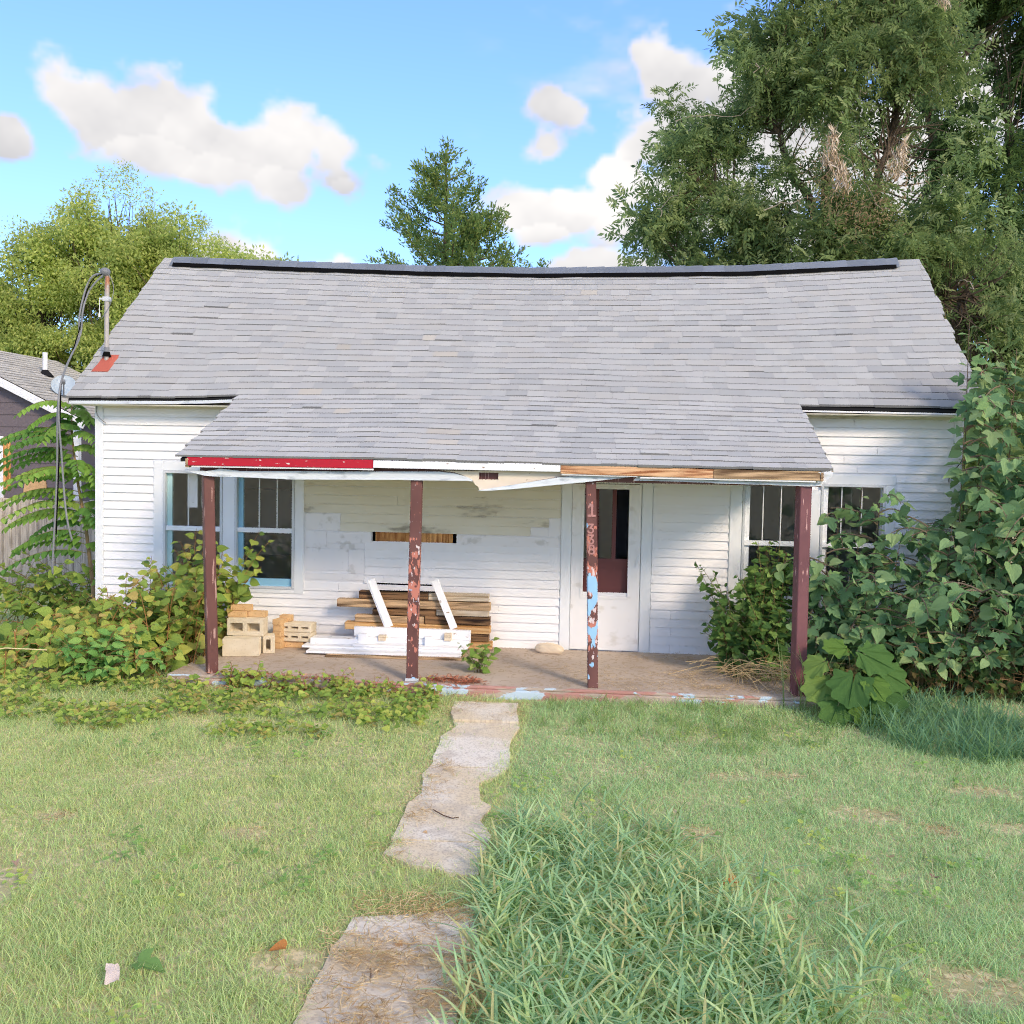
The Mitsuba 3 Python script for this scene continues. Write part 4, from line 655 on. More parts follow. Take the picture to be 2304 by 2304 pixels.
for i_, (z, x, y, a) in enumerate(fr):
    L = r.uniform(.7, .95) * (1 if z < 2.45 else .6) * (.62 if abs(math.cos(a) - 1) < .4 else 1); d = np.array([math.cos(a), math.sin(a) - .25, 0]); p0 = np.array([x, y, z]); p = bezier(p0, p0 + d * L * .5 + [0, 0, .16], p0 + d * L + [0, 0, -.10 - r.uniform(0, .12)], 13)
    b = MB().tube(p, np.linspace(.005, .002, 13), 4, S(150, 150, 90)); shade = np.array([S(146, 184, 88), S(124, 166, 80), S(104, 148, 76), S(162, 192, 98)][r.integers(4)])
    for j in range(2, 26):
        t = j / 25; o = np.array([np.interp(t, np.linspace(0, 1, 13), p[:, c]) for c in range(3)]); tg = unit(p[min(12, int(t * 12) + 1)] - p[max(0, int(t * 12) - 1)]); sd = unit(np.cross(tg, [0, 0, 1])) * (1 if j % 2 else -1)
        ld = unit(sd + tg * .45 + [0, 0, -.55 + r.uniform(-.2, .2)]); R = frame(ld, unit(np.array([0, -.3, 1]) + r.normal(0, .2, 3))) * r.uniform(.15, .19) * (1 - .45 * t); b.add((lz * [1, 1.8, 1]) @ R.T + o, lzf, shade * r.uniform(.85, 1.15))
    put(Tn + '__frond', b, 'm_leaf', vc=True, smooth=True)

# mulberry-like shrubs at the right
MU = [S(126, 162, 114), S(112, 148, 106), S(146, 178, 124), S(134, 168, 110), S(100, 136, 98), S(166, 192, 134)]
def bush(n, bases, tips, lift, r): return [arch((r.uniform(*bases[0]), r.uniform(*bases[1]), -.12), t(r), lift * r.uniform(.5, 1.3)) for _ in range(n) for t in (tips,)]
def layered(stems, n, r, zr, Lr):
    out = [np.array(s_) for s_ in stems]
    for _ in range(n):
        s_ = stems[r.integers(len(stems))]; s_ = np.array(s_, float); z = r.uniform(max(zr[0], s_[0, 2] + .2), min(zr[1], s_[-1, 2])); o = np.array([np.interp(z, s_[:, 2], s_[:, 0]), np.interp(z, s_[:, 2], s_[:, 1]), z])
        a = r.uniform(math.pi * .85, math.pi * 2.15); L = r.uniform(*Lr); d = np.array([math.cos(a), math.sin(a) * .8, 0])
        if z > 1.6 and zr[1] > 2.5 and o[0] + d[0] * L < 9.68 - .12 * (z - 1.6) * 0: d[0] = abs(d[0]) * .6; d[1] = -abs(d[1]) - .4; L *= .8
        out.append(bezier(o, o + d * L * .55 + [0, 0, r.uniform(.12, .3) * L + .05], o + d * L + [0, 0, r.uniform(-.35, .25) * L], 8))
    return out
def ell(cx, cy, cz, rx_, ry_, rz_):
    def fn(r):
        u_ = unit(r.normal(0, 1, 3)) * r.uniform(.5, 1) ** .5; return (cx + rx_ * u_[0], cy + ry_ * u_[1], cz + rz_ * u_[2])
    return fn
sh = layered([arch((x0, y0, -.12), (x1, y1, z1), .3) for x0, y0, x1, y1, z1 in [(9.9, -.3, 9.72, -.7, 3.66), (10.0, -.3, 9.95, -.6, 3.5), (10.2, -.4, 10.2, -.7, 3.4), (10.5, -.5, 10.5, -.7, 3.2), (9.8, -.4, 9.68, -.8, 2.9), (10.3, -.7, 10.35, -1.1, 2.6), (10.7, -.7, 10.9, -1.1, 2.7), (9.9, -.6, 9.8, -1.0, 2.2), (10.4, -.9, 10.3, -1.4, 1.8)]], 175, r, (.45, 3.5), (.3, .75)) + bush(30, ((9.6, 10.9), (-1.2, -.3)), ell(10.3, -.5, 1.6, .7, .5, 1.2), .3, r)
plant('mulberry_shrub', 'tall dull green lobed leaf shrub rising past the right roof corner', 'shrub', sh, [LOBED, LOBED, HEART], 0.185, .08, MU + [S(146, 172, 122)], r, droop=.55, up=(.1, -.45, .9), flat=.5, npart=300, stem=.01, stemcol=S(128, 110, 92))
sh = layered([arch((x0, y0, -.12), (x1, y1, z1), .25) for x0, y0, x1, y1, z1 in [(8.5, -.7, 8.42, -.9, 1.75), (8.7, -.8, 8.66, -.9, 1.95), (8.8, -.8, 8.82, -1.0, 1.85), (9.0, -.9, 9.05, -1.0, 1.5), (9.2, -.9, 9.3, -1.0, 1.6), (9.4, -1.0, 9.5, -1.1, 1.6), (8.4, -1.0, 8.25, -1.2, 1.35), (8.6, -1.1, 8.6, -1.5, 1.1), (9.0, -1.2, 9.05, -1.6, 1.05), (9.5, -1.3, 9.6, -1.7, 1.0), (9.9, -1.3, 10.1, -1.7, 1.0), (10.4, -1.3, 10.5, -1.7, 1.1), (8.3, -.9, 8.1, -1.1, 1.0), (10.8, -1.2, 11.0, -1.6, 1.3)]], 190, r, (.2, 1.9), (.25, .65))
plant('mulberry_shrub', 'broad mid green lobed leaf shrub covering the far right window', 'shrub', sh, [LOBED, LOBED, HEART], 0.175, .075, MU, r, droop=.45, up=(.1, -.4, .9), flat=.5, npart=300, stem=.009, stemcol=S(110, 98, 84))
sh = bush(90, ((7.3, 7.9), (-1.4, -.5)), ell(7.52, -1.05, .58, .48, .5, .5), .22, r) + bush(26, ((7.5, 7.9), (-1.1, -.6)), ell(7.72, -.95, 1.1, .25, .3, .3), .25, r) + [arch((7.5, -.6, 0), t, .2) for t in [(7.05, -.8, 1.08), (7.0, -.75, 1.12), (7.12, -.8, .78), (7.2, -.7, 1.0), (7.16, -.7, .25), (7.2, -.75, .4), (7.75, -.8, 1.35), (7.62, -.8, 1.1)]]
plant('vine_shrub', 'bright green viny shrub on the porch left of the plum coloured post', 'shrub', sh, [LOBED, HEART], 0.115, .05, [S(112, 146, 76), S(96, 130, 70), S(130, 162, 88), S(84, 118, 68), S(150, 178, 102)], r, npart=260)
ex = []
for x, y, z, az, tilt, sz in [(8.17, -2.25, .52, 200, -10, .24), (8.46, -2.3, .45, -20, 20, .36), (8.26, -2.45, .22, 250, 35, .40), (8.55, -2.4, .10, -40, 30, .38), (8.02, -2.35, .18, 215, 30, .34), (8.12, -2.5, .02, 240, 35, .32), (8.65, -2.25, .28, 0, 25, .34), (8.36, -2.5, .0, 265, 40, .28), (7.98, -2.3, .36, 180, 30, .24), (8.38, -2.15, .42, 60, 10, .3), (8.7, -2.2, .12, 10, 35, .3), (8.45, -2.45, .22, 300, 30, .26)]:
    a = math.radians(az); tl = math.radians(tilt); d = np.array([math.cos(a) * math.cos(tl), math.sin(a) * math.cos(tl), -math.sin(tl)]); ex.append((np.array([x, y, z]) - d * sz * .4, frame(d, unit(np.array([.1, -.75, .75]) + r.normal(0, .12, 3))) * sz, r.integers(4)))
sh = [arch((8.32, -2.2, -.12), tuple(e[0]), .12) for e in ex]
plant('broad_leaf_plant', 'plant with huge many lobed leaves at the foot of the plum coloured post', 'plant', sh, [PALM], .2, 9.0, [S(108, 142, 70), S(84, 120, 68), S(94, 130, 72), S(126, 154, 84)], r, start=2, extra=ex, stem=.007)
b = MB(); lv2 = [leafmesh(o, .3, .2, s) for s, o in enumerate([LOBED, HEART, OVATE])]
for _ in range(2600):
    x = r.uniform(8.3, 11.6); y = r.uniform(-1.75, -.2) - .15 * (x - 9.5); z = float(gz(x, y)) + r.uniform(.02, .62) * r.uniform(.4, 1); a = r.uniform(0, 6.28); v, f = lv2[r.integers(3)]
    R = frame(np.array([math.cos(a), math.sin(a), -.35]), unit(np.array([0, -.5, 1]) + r.normal(0, .4, 3))) * r.uniform(.05, .11); b.add(v @ R.T + [x, y, z], f, np.array([S(84, 112, 66), S(70, 98, 60), S(110, 136, 74), S(128, 116, 80)][r.integers(4)]) * r.uniform(.8, 1.1))
put('undergrowth', b, 'm_leaf', 'low tangled undergrowth beneath the right hand shrubs', 'undergrowth', kind='stuff', vc=True, smooth=True)
b = MB()
for _ in range(420):
    x = r.uniform(8.9, 11.2); y = r.uniform(-1.5, -.4); z = float(gz(x, y)); h = r.uniform(.25, .95); b.tube(bezier(np.array([x, y, z]), np.array([x + r.normal(0, .12), y - .05, z + h]), np.array([x + r.normal(0, .25), y - r.uniform(0, .25), z + h * r.uniform(.4, 1.0)]), 6), .0035, 3, np.array(S(150, 122, 90)) * r.uniform(.6, 1.15))
for _ in range(120):
    x = r.uniform(7.3, 8.0); y = r.uniform(-1.6, -.9); b.tube(bezier(np.array([x, y, 0.0]), np.array([x + r.normal(0, .1), y - .1, r.uniform(.15, .4)]), np.array([x + r.normal(0, .3), y - r.uniform(.1, .5), r.uniform(.0, .25)]), 6), .0028, 3, np.array(S(190, 168, 128)) * r.uniform(.6, 1.1))
put('dry_stems', b, 'm_twig', 'dry brown stems standing among the right hand shrubs', 'dry stems', kind='stuff', vc=True)

# ------------------------------------------------------------------ trees
def leafcloud(c, d, n, L, W, col, fold=0.25):
    """Many small folded leaves: base points c, directions d, normals n -> arrays of vertices, faces, colours."""
    d = d / np.linalg.norm(d, axis=1, keepdims=True); y = np.cross(n, d); y /= np.linalg.norm(y, axis=1, keepdims=True) + 1e-9; z = np.cross(d, y); L = L[:, None]; W = W[:, None]
    v = np.stack([c, c + d * L * .45 + y * W + z * W * fold, c + d * L, c + d * L * .45 - y * W + z * W * fold], 1).reshape(-1, 3)
    f = np.arange(len(c))[:, None, None] * 4 + np.array([[0, 2, 1], [0, 3, 2]]); return v, f.reshape(-1, 3), np.repeat(col, 4, 0)
def blobs(ells, per, rsub, r, shell=0.55):
    out = []
    for cx, cy, cz, a, b_, c_ in ells:
        m = int(per * (a * b_ + a * c_ + b_ * c_) / 3)
        for _ in range(m):
            u_ = unit(r.normal(0, 1, 3)); q_ = r.uniform(shell, 1.0); out.append((cx + a * u_[0] * q_, cy + b_ * u_[1] * q_, cz + c_ * u_[2] * q_, r.uniform(*rsub), *u_))
    return np.array(out)
def tree(key, label, cat, base, ells, per, rsub, nleaf, L, W, palette, droop, compound, seed, limbs, trunk_r=0.2, gap=.0, bare=0, tw=S(96, 84, 72)):
    r = np.random.default_rng(seed); k0 = thing(key, label, cat); B = blobs(ells, per, rsub, r); base = np.array(base, float)
    tb = MB(); lp = []
    for pts, r0, r1 in limbs: p = np.array(pts, float); tt = np.linspace(0, 1, len(p)); t2 = np.linspace(0, 1, 14); q_ = np.stack([np.interp(t2, tt, p[:, i]) for i in range(3)], 1); q_[1:-1] += r.normal(0, .04, (12, 3)); tb.tube(q_, np.linspace(r0, r1, 14), 8); lp.append(q_[5:])
    put(k0 + '__trunk', tb, 'm_bark', smooth=True); hubs = np.vstack(lp)
    tb = MB()
    for b_ in B:
        dh = np.linalg.norm((hubs - b_[:3]) * [1, 1, .8] + [0, 0, .35], axis=1); near_ = np.argsort(dh)[:4]; h = hubs[near_[r.integers(4)]]; p = bezier(h, (h + b_[:3]) / 2 + r.normal(0, .2, 3) + [0, 0, -.12], b_[:3], 7); tb.tube(p, np.linspace(.02, .005, 7), 4, np.array(tw) * r.uniform(.8, 1.2))
    put(k0 + '__branch', tb, 'm_twig', kind='stuff', vc=True)
    gs = []
    for gi in range(4):              # a few leafy boughs, set again and again through the crown
        n = nleaf // compound; u_ = r.normal(0, 1, (n, 3)); u_ /= np.linalg.norm(u_, axis=1, keepdims=True); c = u_ * (r.uniform(0.05, 1.0, n) ** .6)[:, None] * [.5, .5, .42]
        d = u_ * .5 + r.normal(0, .7, (n, 3)) + [0, 0, -droop]; d /= np.linalg.norm(d, axis=1, keepdims=True)
        nn = np.array([.15, -.55, .9]) + r.normal(0, .5, (n, 3)); tone = np.array(palette)[r.integers(len(palette), size=n)] * r.uniform(.85, 1.12, (n, 1)) * [.86, .96, 1.04, 1.14][gi]
        if compound > 1:             # leaflets paired along a drooping rachis
            side = np.cross(d, nn); side /= np.linalg.norm(side, axis=1, keepdims=True) + 1e-9; C, D, NN, TT = [], [], [], []
            for j in range(compound):
                t = (j + 1) / compound; sd = (1 if j % 2 else -1) if j < compound - 1 else 0; C.append(c + d * (.24 * t) + np.array([0, 0, -.05]) * t * t); D.append(d * .7 + side * sd * .9 + [0, 0, -.22] + r.normal(0, .12, (n, 3))); NN.append(nn + r.normal(0, .25, (n, 3))); TT.append(tone * r.uniform(.9, 1.1, (n, 1)))
            c, d, nn, tone = (np.vstack(x_) for x_ in (C, D, NN, TT))
        m = len(c); v, f, col = leafcloud(c, d, nn, L * r.uniform(.7, 1.2, m), W * r.uniform(.75, 1.2, m), tone); g_ = f'bough_{k0}_{gi}'
        scene[g_] = {'type': 'shapegroup', 'leaves': mikit.ply((v, f), 'm_treeleaf', uv=enc(col))}; gs.append(g_)
    B = B[meshkit.fbm(B[:, :3] * .75, 2, seed + 3) > gap]
    for i, b_ in enumerate(B):
        s_ = b_[3] / .5; gi = int(np.clip(meshkit.noise(b_[:3] * .8, seed) * 3.2 + r.uniform(-.4, 1.0), 0, 3))
        scene[f'{k0}__crown__{i + 1:03d}'] = {'type': 'instance', 'group': {'type': 'ref', 'id': gs[gi]}, 'to_world': T().translate(b_[:3].tolist()).rotate([0, 0, 1], float(r.uniform(0, 360))).rotate([1, 0, 0], float(r.normal(0, 12))).scale(float(s_))}
    labels[k0 + '__crown'] = {'kind': 'stuff'}
    for _ in range(bare):
        e = ells[r.integers(len(ells))]; s = np.array(e[:3]) + np.array(e[3:]) * [r.uniform(-.9, .9), -1.0, r.uniform(-.5, .9)]; p = np.cumsum(np.vstack([s, r.normal(0, .05, (9, 3)) + np.array([r.normal(0, .09), -.01, r.uniform(-.02, .12)])]), 0)
        put(k0 + '__bare_twig', MB().tube(p, np.linspace(.010, .003, 10), 5, S(156, 146, 130)), 'm_twig', vc=True)
    return k0
LT = [S(206, 216, 132), S(186, 202, 116), S(214, 220, 134), S(168, 188, 106), S(194, 208, 120)]
tree('leafy_tree', 'light green round crowned tree behind the grey house and roof end', 'tree', (-5.4, 11.5, -.2),
     [(-5.3, 11.2, 6.1, 1.9, 1.5, 1.9), (-7.4, 11.3, 5.5, 1.9, 1.5, 1.8), (-3.6, 11, 5.9, 1.7, 1.3, 1.6), (-2.0, 11.2, 5.5, 1.4, 1.2, 1.2), (-5.9, 10.5, 4.0, 1.8, 1.2, 1.3), (-9.6, 11.6, 4.9, 1.8, 1.6, 1.9), (-4.2, 11, 4.2, 1.6, 1.2, 1.2), (-7.9, 10.9, 3.6, 1.6, 1.2, 1.3), (-5.2, 11.2, 7.4, 1.2, .9, 1.0), (-10.5, 11.4, 3.2, 1.6, 1.3, 1.5), (-2.6, 11.2, 3.8, 1.4, 1.1, 1.2)],
     38, (.26, .6), 480, .10, .024, LT, .25, 1, 31, [([(-5.4, 11.5, -.2), (-5.5, 11.4, 2.4), (-5.3, 11.3, 5.4)], .24, .07), ([(-5.5, 11.4, 2.2), (-6.6, 11.3, 3.6), (-7.5, 11.3, 5)], .13, .04), ([(-5.45, 11.4, 2.6), (-4.4, 11.2, 3.9), (-3.2, 11.1, 5)], .12, .03), ([(-5.5, 11.4, 2.0), (-7.6, 11.5, 3), (-9.4, 11.5, 4.4)], .11, .03)], gap=.35)
rr_ = np.random.default_rng(5); c = []; 
for x0, z0, h in [(-5.9, 7.7, 1.0), (-5.1, 8.2, .8), (-4.5, 7.6, .8), (-6.6, 7.2, .8), (-3.6, 6.9, .7), (-1.6, 6.1, .75), (-1.2, 5.9, .7), (-7.6, 7.0, .7), (-5.5, 8.1, .7), (-4.9, 8.0, .9), (-2.4, 6.3, .5)]:     # loose shoots standing out of the crown
    n = 230; t = rr_.uniform(0, 1, n); c.append(np.stack([x0 + rr_.normal(0, .16, n) * (1.1 - .5 * t) + .1 * t, 11 + rr_.normal(0, .2, n), z0 + (t - .35) * h], 1))
c = np.vstack(c); n = len(c); v, f, col = leafcloud(c, rr_.normal(0, 1, (n, 3)) + [0, 0, .3], rr_.normal(0, 1, (n, 3)), rr_.uniform(.05, .09, n), rr_.uniform(.012, .02, n), np.array(LT)[rr_.integers(5, size=n)])
scene[nk('leafy_tree__shoots')] = mikit.ply((v, f), 'm_treeleaf', uv=enc(col)); labels['leafy_tree__shoots'] = {'kind': 'stuff'}
RT = [S(144, 168, 108), S(126, 152, 100), S(162, 182, 120), S(112, 138, 94), S(152, 174, 110), S(178, 192, 134)]
P1 = tree('pecan_tree', 'large drooping leaved tree with pale web nests behind the right half of the roof', 'tree', (10.0, 7.4, -.2),
     [(7.35, 7.5, 8.1, .75, .7, .8), (7.1, 7.4, 6.5, .6, .8, .6), (8.1, 7.5, 6.3, 1.1, 1.0, 1.1), (7.4, 7.4, 5.3, .9, .8, .55), (8.6, 7.2, 9.1, 1.0, 1.0, .9), (9.3, 7.2, 8.0, 1.3, 1.1, 1.3), (9.4, 7.0, 6.3, 1.3, 1.1, 1.1), (10.6, 7.0, 9.2, 1.4, 1.2, 1.4), (10.9, 6.8, 7.4, 1.5, 1.1, 1.3), (10.9, 6.7, 5.5, 1.4, 1.0, 1.1), (9.7, 7.2, 10.4, 1.3, 1.0, 1.0), (8.7, 7.3, 4.9, 1.2, .9, .7), (12.0, 6.6, 4.2, 1.3, .9, 1.0), (12.3, 6.9, 5.7, 1.2, 1.0, 1.0), (12.4, 6.9, 2.8, 1.2, .9, 1.0), (11.2, 7.2, 11.0, 1.5, 1.2, 1.0)],
     29, (.28, .66), 560, .11, .02, RT, .12, 9, 32, [([(10.0, 7.4, -.2), (9.9, 7.4, 3), (9.8, 7.3, 5.2), (9.9, 7.3, 8.6)], .3, .06), ([(9.85, 7.4, 4.9), (9.2, 7.3, 5.75), (8.35, 7.3, 6.35), (7.5, 7.4, 7.4)], .12, .03), ([(9.8, 7.3, 5.2), (10.6, 7.1, 6.6), (11, 7, 8.6)], .13, .04), ([(9.9, 7.4, 4.2), (11, 7, 4.8), (12.2, 6.8, 5.2)], .12, .03), ([(9.6, 7.3, 5.0), (8.6, 7.4, 5.0), (7.6, 7.4, 5.2)], .07, .02), ([(9.85, 7.35, 6.5), (9.0, 7.2, 7.8), (8.6, 7.2, 8.9)], .09, .03)], bare=9, gap=.455)
tree('dark_tree', 'darker dense tree at the right edge behind the web nest tree', 'tree', (14.2, 10.5, -.2),
     [(13.4, 10, 9.5, 1.8, 1.4, 2.0), (15.5, 10.5, 8.0, 2.2, 1.6, 2.2), (13.2, 9.6, 6.2, 1.7, 1.3, 1.7), (14.5, 9.4, 4.2, 2.0, 1.4, 1.7), (13.4, 9.2, 2.6, 1.6, 1.2, 1.4), (14.6, 10.2, 11.8, 2.2, 1.6, 1.6), (12.2, 10.4, 11.8, 1.6, 1.3, 1.4), (16.5, 10, 4.8, 2, 1.4, 2), (11.4, 10, 4.6, 1.5, 1, 1.5), (11.2, 10.2, 2.6, 1.5, 1, 1.4)],
     22, (.42, .75), 600, .12, .022, [S(104, 132, 78), S(92, 120, 74), S(120, 146, 84), S(82, 106, 68)], .5, 9, 33, [([(14.2, 10.5, -.2), (14.1, 10.4, 4), (14.0, 10.2, 9)], .3, .08), ([(14.1, 10.4, 3.5), (13.0, 10, 5.2), (12.4, 10, 8.5), (12.2, 10.2, 11)], .15, .04), ([(14.1, 10.4, 4), (15.4, 10.3, 6.5), (15.8, 10.3, 8)], .14, .04)], bare=3, gap=.42)
for x, y, z, h, w, a in [(9.5, 5.45, 7.0, .55, .12, .1), (9.72, 5.42, 6.66, .3, .15, -.15), (10.5, 5.4, 6.86, .5, .14, .3), (11.15, 5.4, 9.5, .5, .1, .15)]:     # tan silk web nests: torn sheets of strands
    n = 300; t = rr_.uniform(0, 1, n) ** 1.3; th = rr_.uniform(0, 6.28, n); rad = w * (1 - .75 * t) * rr_.uniform(.5, 1.1, n) * (.7 + .6 * meshkit.noise(np.stack([np.cos(th) * 2 + x, np.sin(th) * 2, t * 5], -1), 3)); c = np.stack([x + a * t * h + rad * np.cos(th), y + rad * np.sin(th), z + h * t], 1)
    v, f, col = leafcloud(c, np.stack([rr_.normal(a, .45, n), rr_.normal(0, .4, n), rr_.choice([1, -1], n) * 1.0], 1), rr_.normal(0, 1, (n, 3)), rr_.uniform(.08, .2, n), rr_.uniform(.004, .012, n), np.array([S(206, 190, 166), S(188, 168, 142), S(168, 148, 118), S(214, 202, 184)])[rr_.integers(4, size=n)])
    k = nk(P1 + '__web_nest'); scene[k] = mikit.ply((v, f), 'm_straw', uv=enc(col)); labels[k] = {'kind': 'stuff', 'label': 'torn tan silk web nest in the branches'}
n = 1300; q_ = np.array([(9.55, 5.5, 6.6), (9.9, 5.45, 6.2), (10.3, 5.45, 6.26), (10.5, 5.4, 6.8), (9.45, 5.55, 7.15)])[rr_.integers(5, size=n)] + rr_.normal(0, .22, (n, 3)); v, f, col = leafcloud(q_, rr_.normal(0, 1, (n, 3)) + [0, 0, -.5], rr_.normal(0, 1, (n, 3)), rr_.uniform(.05, .11, n), rr_.uniform(.006, .013, n), np.array([S(182, 154, 120), S(164, 140, 110), S(196, 172, 138), S(132, 142, 86)])[rr_.integers(4, size=n)])
scene[nk(P1 + '__dead_leaves')] = mikit.ply((v, f), 'm_treeleaf', uv=enc(col)); labels[P1 + '__dead_leaves'] = {'kind': 'stuff', 'label': 'browned dead leaves around the web nests'}
# the cedar behind the ridge
Cn = thing('cedar_tree', 'pointed dark cedar tree rising behind the middle of the roof ridge', 'tree'); r = np.random.default_rng(77); C0, Dd, tb = [], [], MB()
tb.tube([(2.75, 9, -.2), (2.78, 9, 3), (2.72, 9, 6), (2.70, 9, 8.3)], [.2, .15, .06, .015], 8, S(92, 78, 66)); tb.tube([(2.78, 9, 3.5), (3.2, 9, 5.2), (3.33, 9, 7.1)], [.1, .05, .012], 6, S(92, 78, 66))
def spray(p, s0): 
    for i in range(len(p) - 1):
        m = int(s0 * np.linalg.norm(p[i + 1] - p[i]) * 135); t = r.uniform(0, 1, m)[:, None]; o = p[i] * (1 - t) + p[i + 1] * t; tg = unit(p[i + 1] - p[i]); C0.append(o + r.normal(0, .055, (m, 3)) * (1.2 - i / len(p))); Dd.append(tg * .8 + r.normal(0, .55, (m, 3)) + [0, 0, .25])
for ax, top, z_lo, wmax, seed in (((2.72, 9.0), 8.42, 3.6, 2.75, 1), ((3.34, 8.95), 7.2, 4.5, 2.0, 2)):
    z = top
    while z > z_lo:
        f_ = (top - z) / (top - z_lo)
        for _ in range(3 if f_ > .1 else 2):
            a = r.uniform(0, 6.28); Lb = (0.12 + wmax * f_ ** .85) * r.uniform(.55, 1.12); o = np.array([ax[0] + (0.02 if z > 6 else .05), ax[1], z - .12 * Lb]); dr_ = np.array([math.cos(a), math.sin(a), 0]); p = bezier(o, o + dr_ * Lb * .55 + [0, 0, .12 * Lb], o + dr_ * Lb + [0, 0, .62 * Lb], 9)
            tb.tube(p, np.linspace(.018, .004, 9), 4, S(96, 80, 66)); spray(p[2:], 1.0)
            for j in range(2, 8):
                if Lb > .35:
                    q_ = p[j]; b2 = unit(dr_ + r.normal(0, .7, 3) + [0, 0, .35]); l2 = min(.5, Lb * .34) * r.uniform(.5, 1.1); spray(bezier(q_, q_ + b2 * l2 * .5, q_ + b2 * l2 + [0, 0, .1 * l2], 4), 1.0)
        z -= .14 + .17 * f_
spray(np.array([(2.70, 9, 7.9), (2.69, 9, 8.2), (2.68, 9, 8.5)]), 1.2)
C0, Dd = np.vstack(C0), np.vstack(Dd); n = len(C0); v, f, col = leafcloud(C0, Dd, r.normal(0, 1, (n, 3)), r.uniform(.06, .12, n), r.uniform(.012, .02, n), np.array([S(146, 170, 98), S(128, 156, 92), S(166, 180, 106), S(112, 142, 86)])[r.integers(4, size=n)])
put(Cn + '__trunk', tb, 'm_twig', vc=True); scene[nk(Cn + '__crown')] = mikit.ply((v, f), 'm_treeleaf', uv=enc(col)); labels[Cn + '__crown'] = {'kind': 'stuff'}

# ------------------------------------------------------------------ lawn, tall grass, straw, litter
from shapely import contains_xy
from shapely.geometry import Polygon as Pg
r = np.random.default_rng(99)
PATH = unary_union([Pg(p).buffer(.004) for p in path_polys])
PATHIN = PATH.buffer(-.09); TALL = Pg([(5.38, -5.72), (5.5, -5.35), (5.95, -5.55), (6.4, -5.98), (6.68, -6.16), (6.84, -6.65), (7.02, -7.1), (7.1, -8.2), (5.52, -8.2), (5.45, -6.9)])
TALL2 = Pg([(8.25, -2.0), (9.1, -1.85), (10.2, -2.6), (10.6, -3.5), (9.4, -3.55), (8.75, -3.5), (8.3, -2.8)])
BARE = [(6.98, -4.19, .20, .07), (7.40, -4.09, .18, .05), (7.82, -4.88, .26, .1), (8.74, -4.25, .22, .08), (7.75, -7.1, .25, .12), (6.6, -5.35, .2, .08), (8.2, -5.1, .12, .05), (3.9, -5.75, .18, .07), (4.66, -7.24, .2, .08), (8.7, -5.0, .25, .08), (2.6, -5.6, .12, .06)]
def bladesf(x, y, z, h, w, lean, col, segs=2, r=r):
    n = len(x); a = r.uniform(0, 2 * np.pi, n); ld = np.stack([np.cos(a), np.sin(a), 0 * a], 1); b_ = a + np.pi / 2 + r.normal(0, .5, n); wd = np.stack([np.cos(b_), np.sin(b_), 0 * a], 1) * (w / 2)[:, None]; o = np.stack([x, y, z], 1); V = []
    for k in range(segs + 1):
        t = k / segs; p = o + ld * (lean * h * t ** 1.7)[:, None] + np.array([0, 0, 1.0]) * (h * t * np.sqrt(np.maximum(.05, 1 - (lean * .75) ** 2 * t)))[:, None]; k_ = 1 - .35 * t
        V += [p - wd * k_, p + wd * k_] if k < segs else [p]
    V = np.stack(V, 1); m = V.shape[1]; F = []
    for k in range(segs - 1): F += [[2 * k, 2 * k + 1, 2 * k + 3], [2 * k, 2 * k + 3, 2 * k + 2]]
    F += [[2 * segs - 2, 2 * segs - 1, 2 * segs]]
    f = (np.arange(n)[:, None, None] * m + np.array(F)).reshape(-1, 3); return V.reshape(-1, 3), f, np.repeat(col, m, 0)
def fb(x, y, s, seed, o=3): return meshkit.fbm(np.stack([x * s, y * s, 0 * x], -1), o, seed)
GR = np.array([S(204, 226, 170), S(192, 220, 164), S(214, 230, 172), S(176, 210, 158), S(218, 226, 176), S(226, 220, 186)])
V, F, C, nv = [], [], [], 0
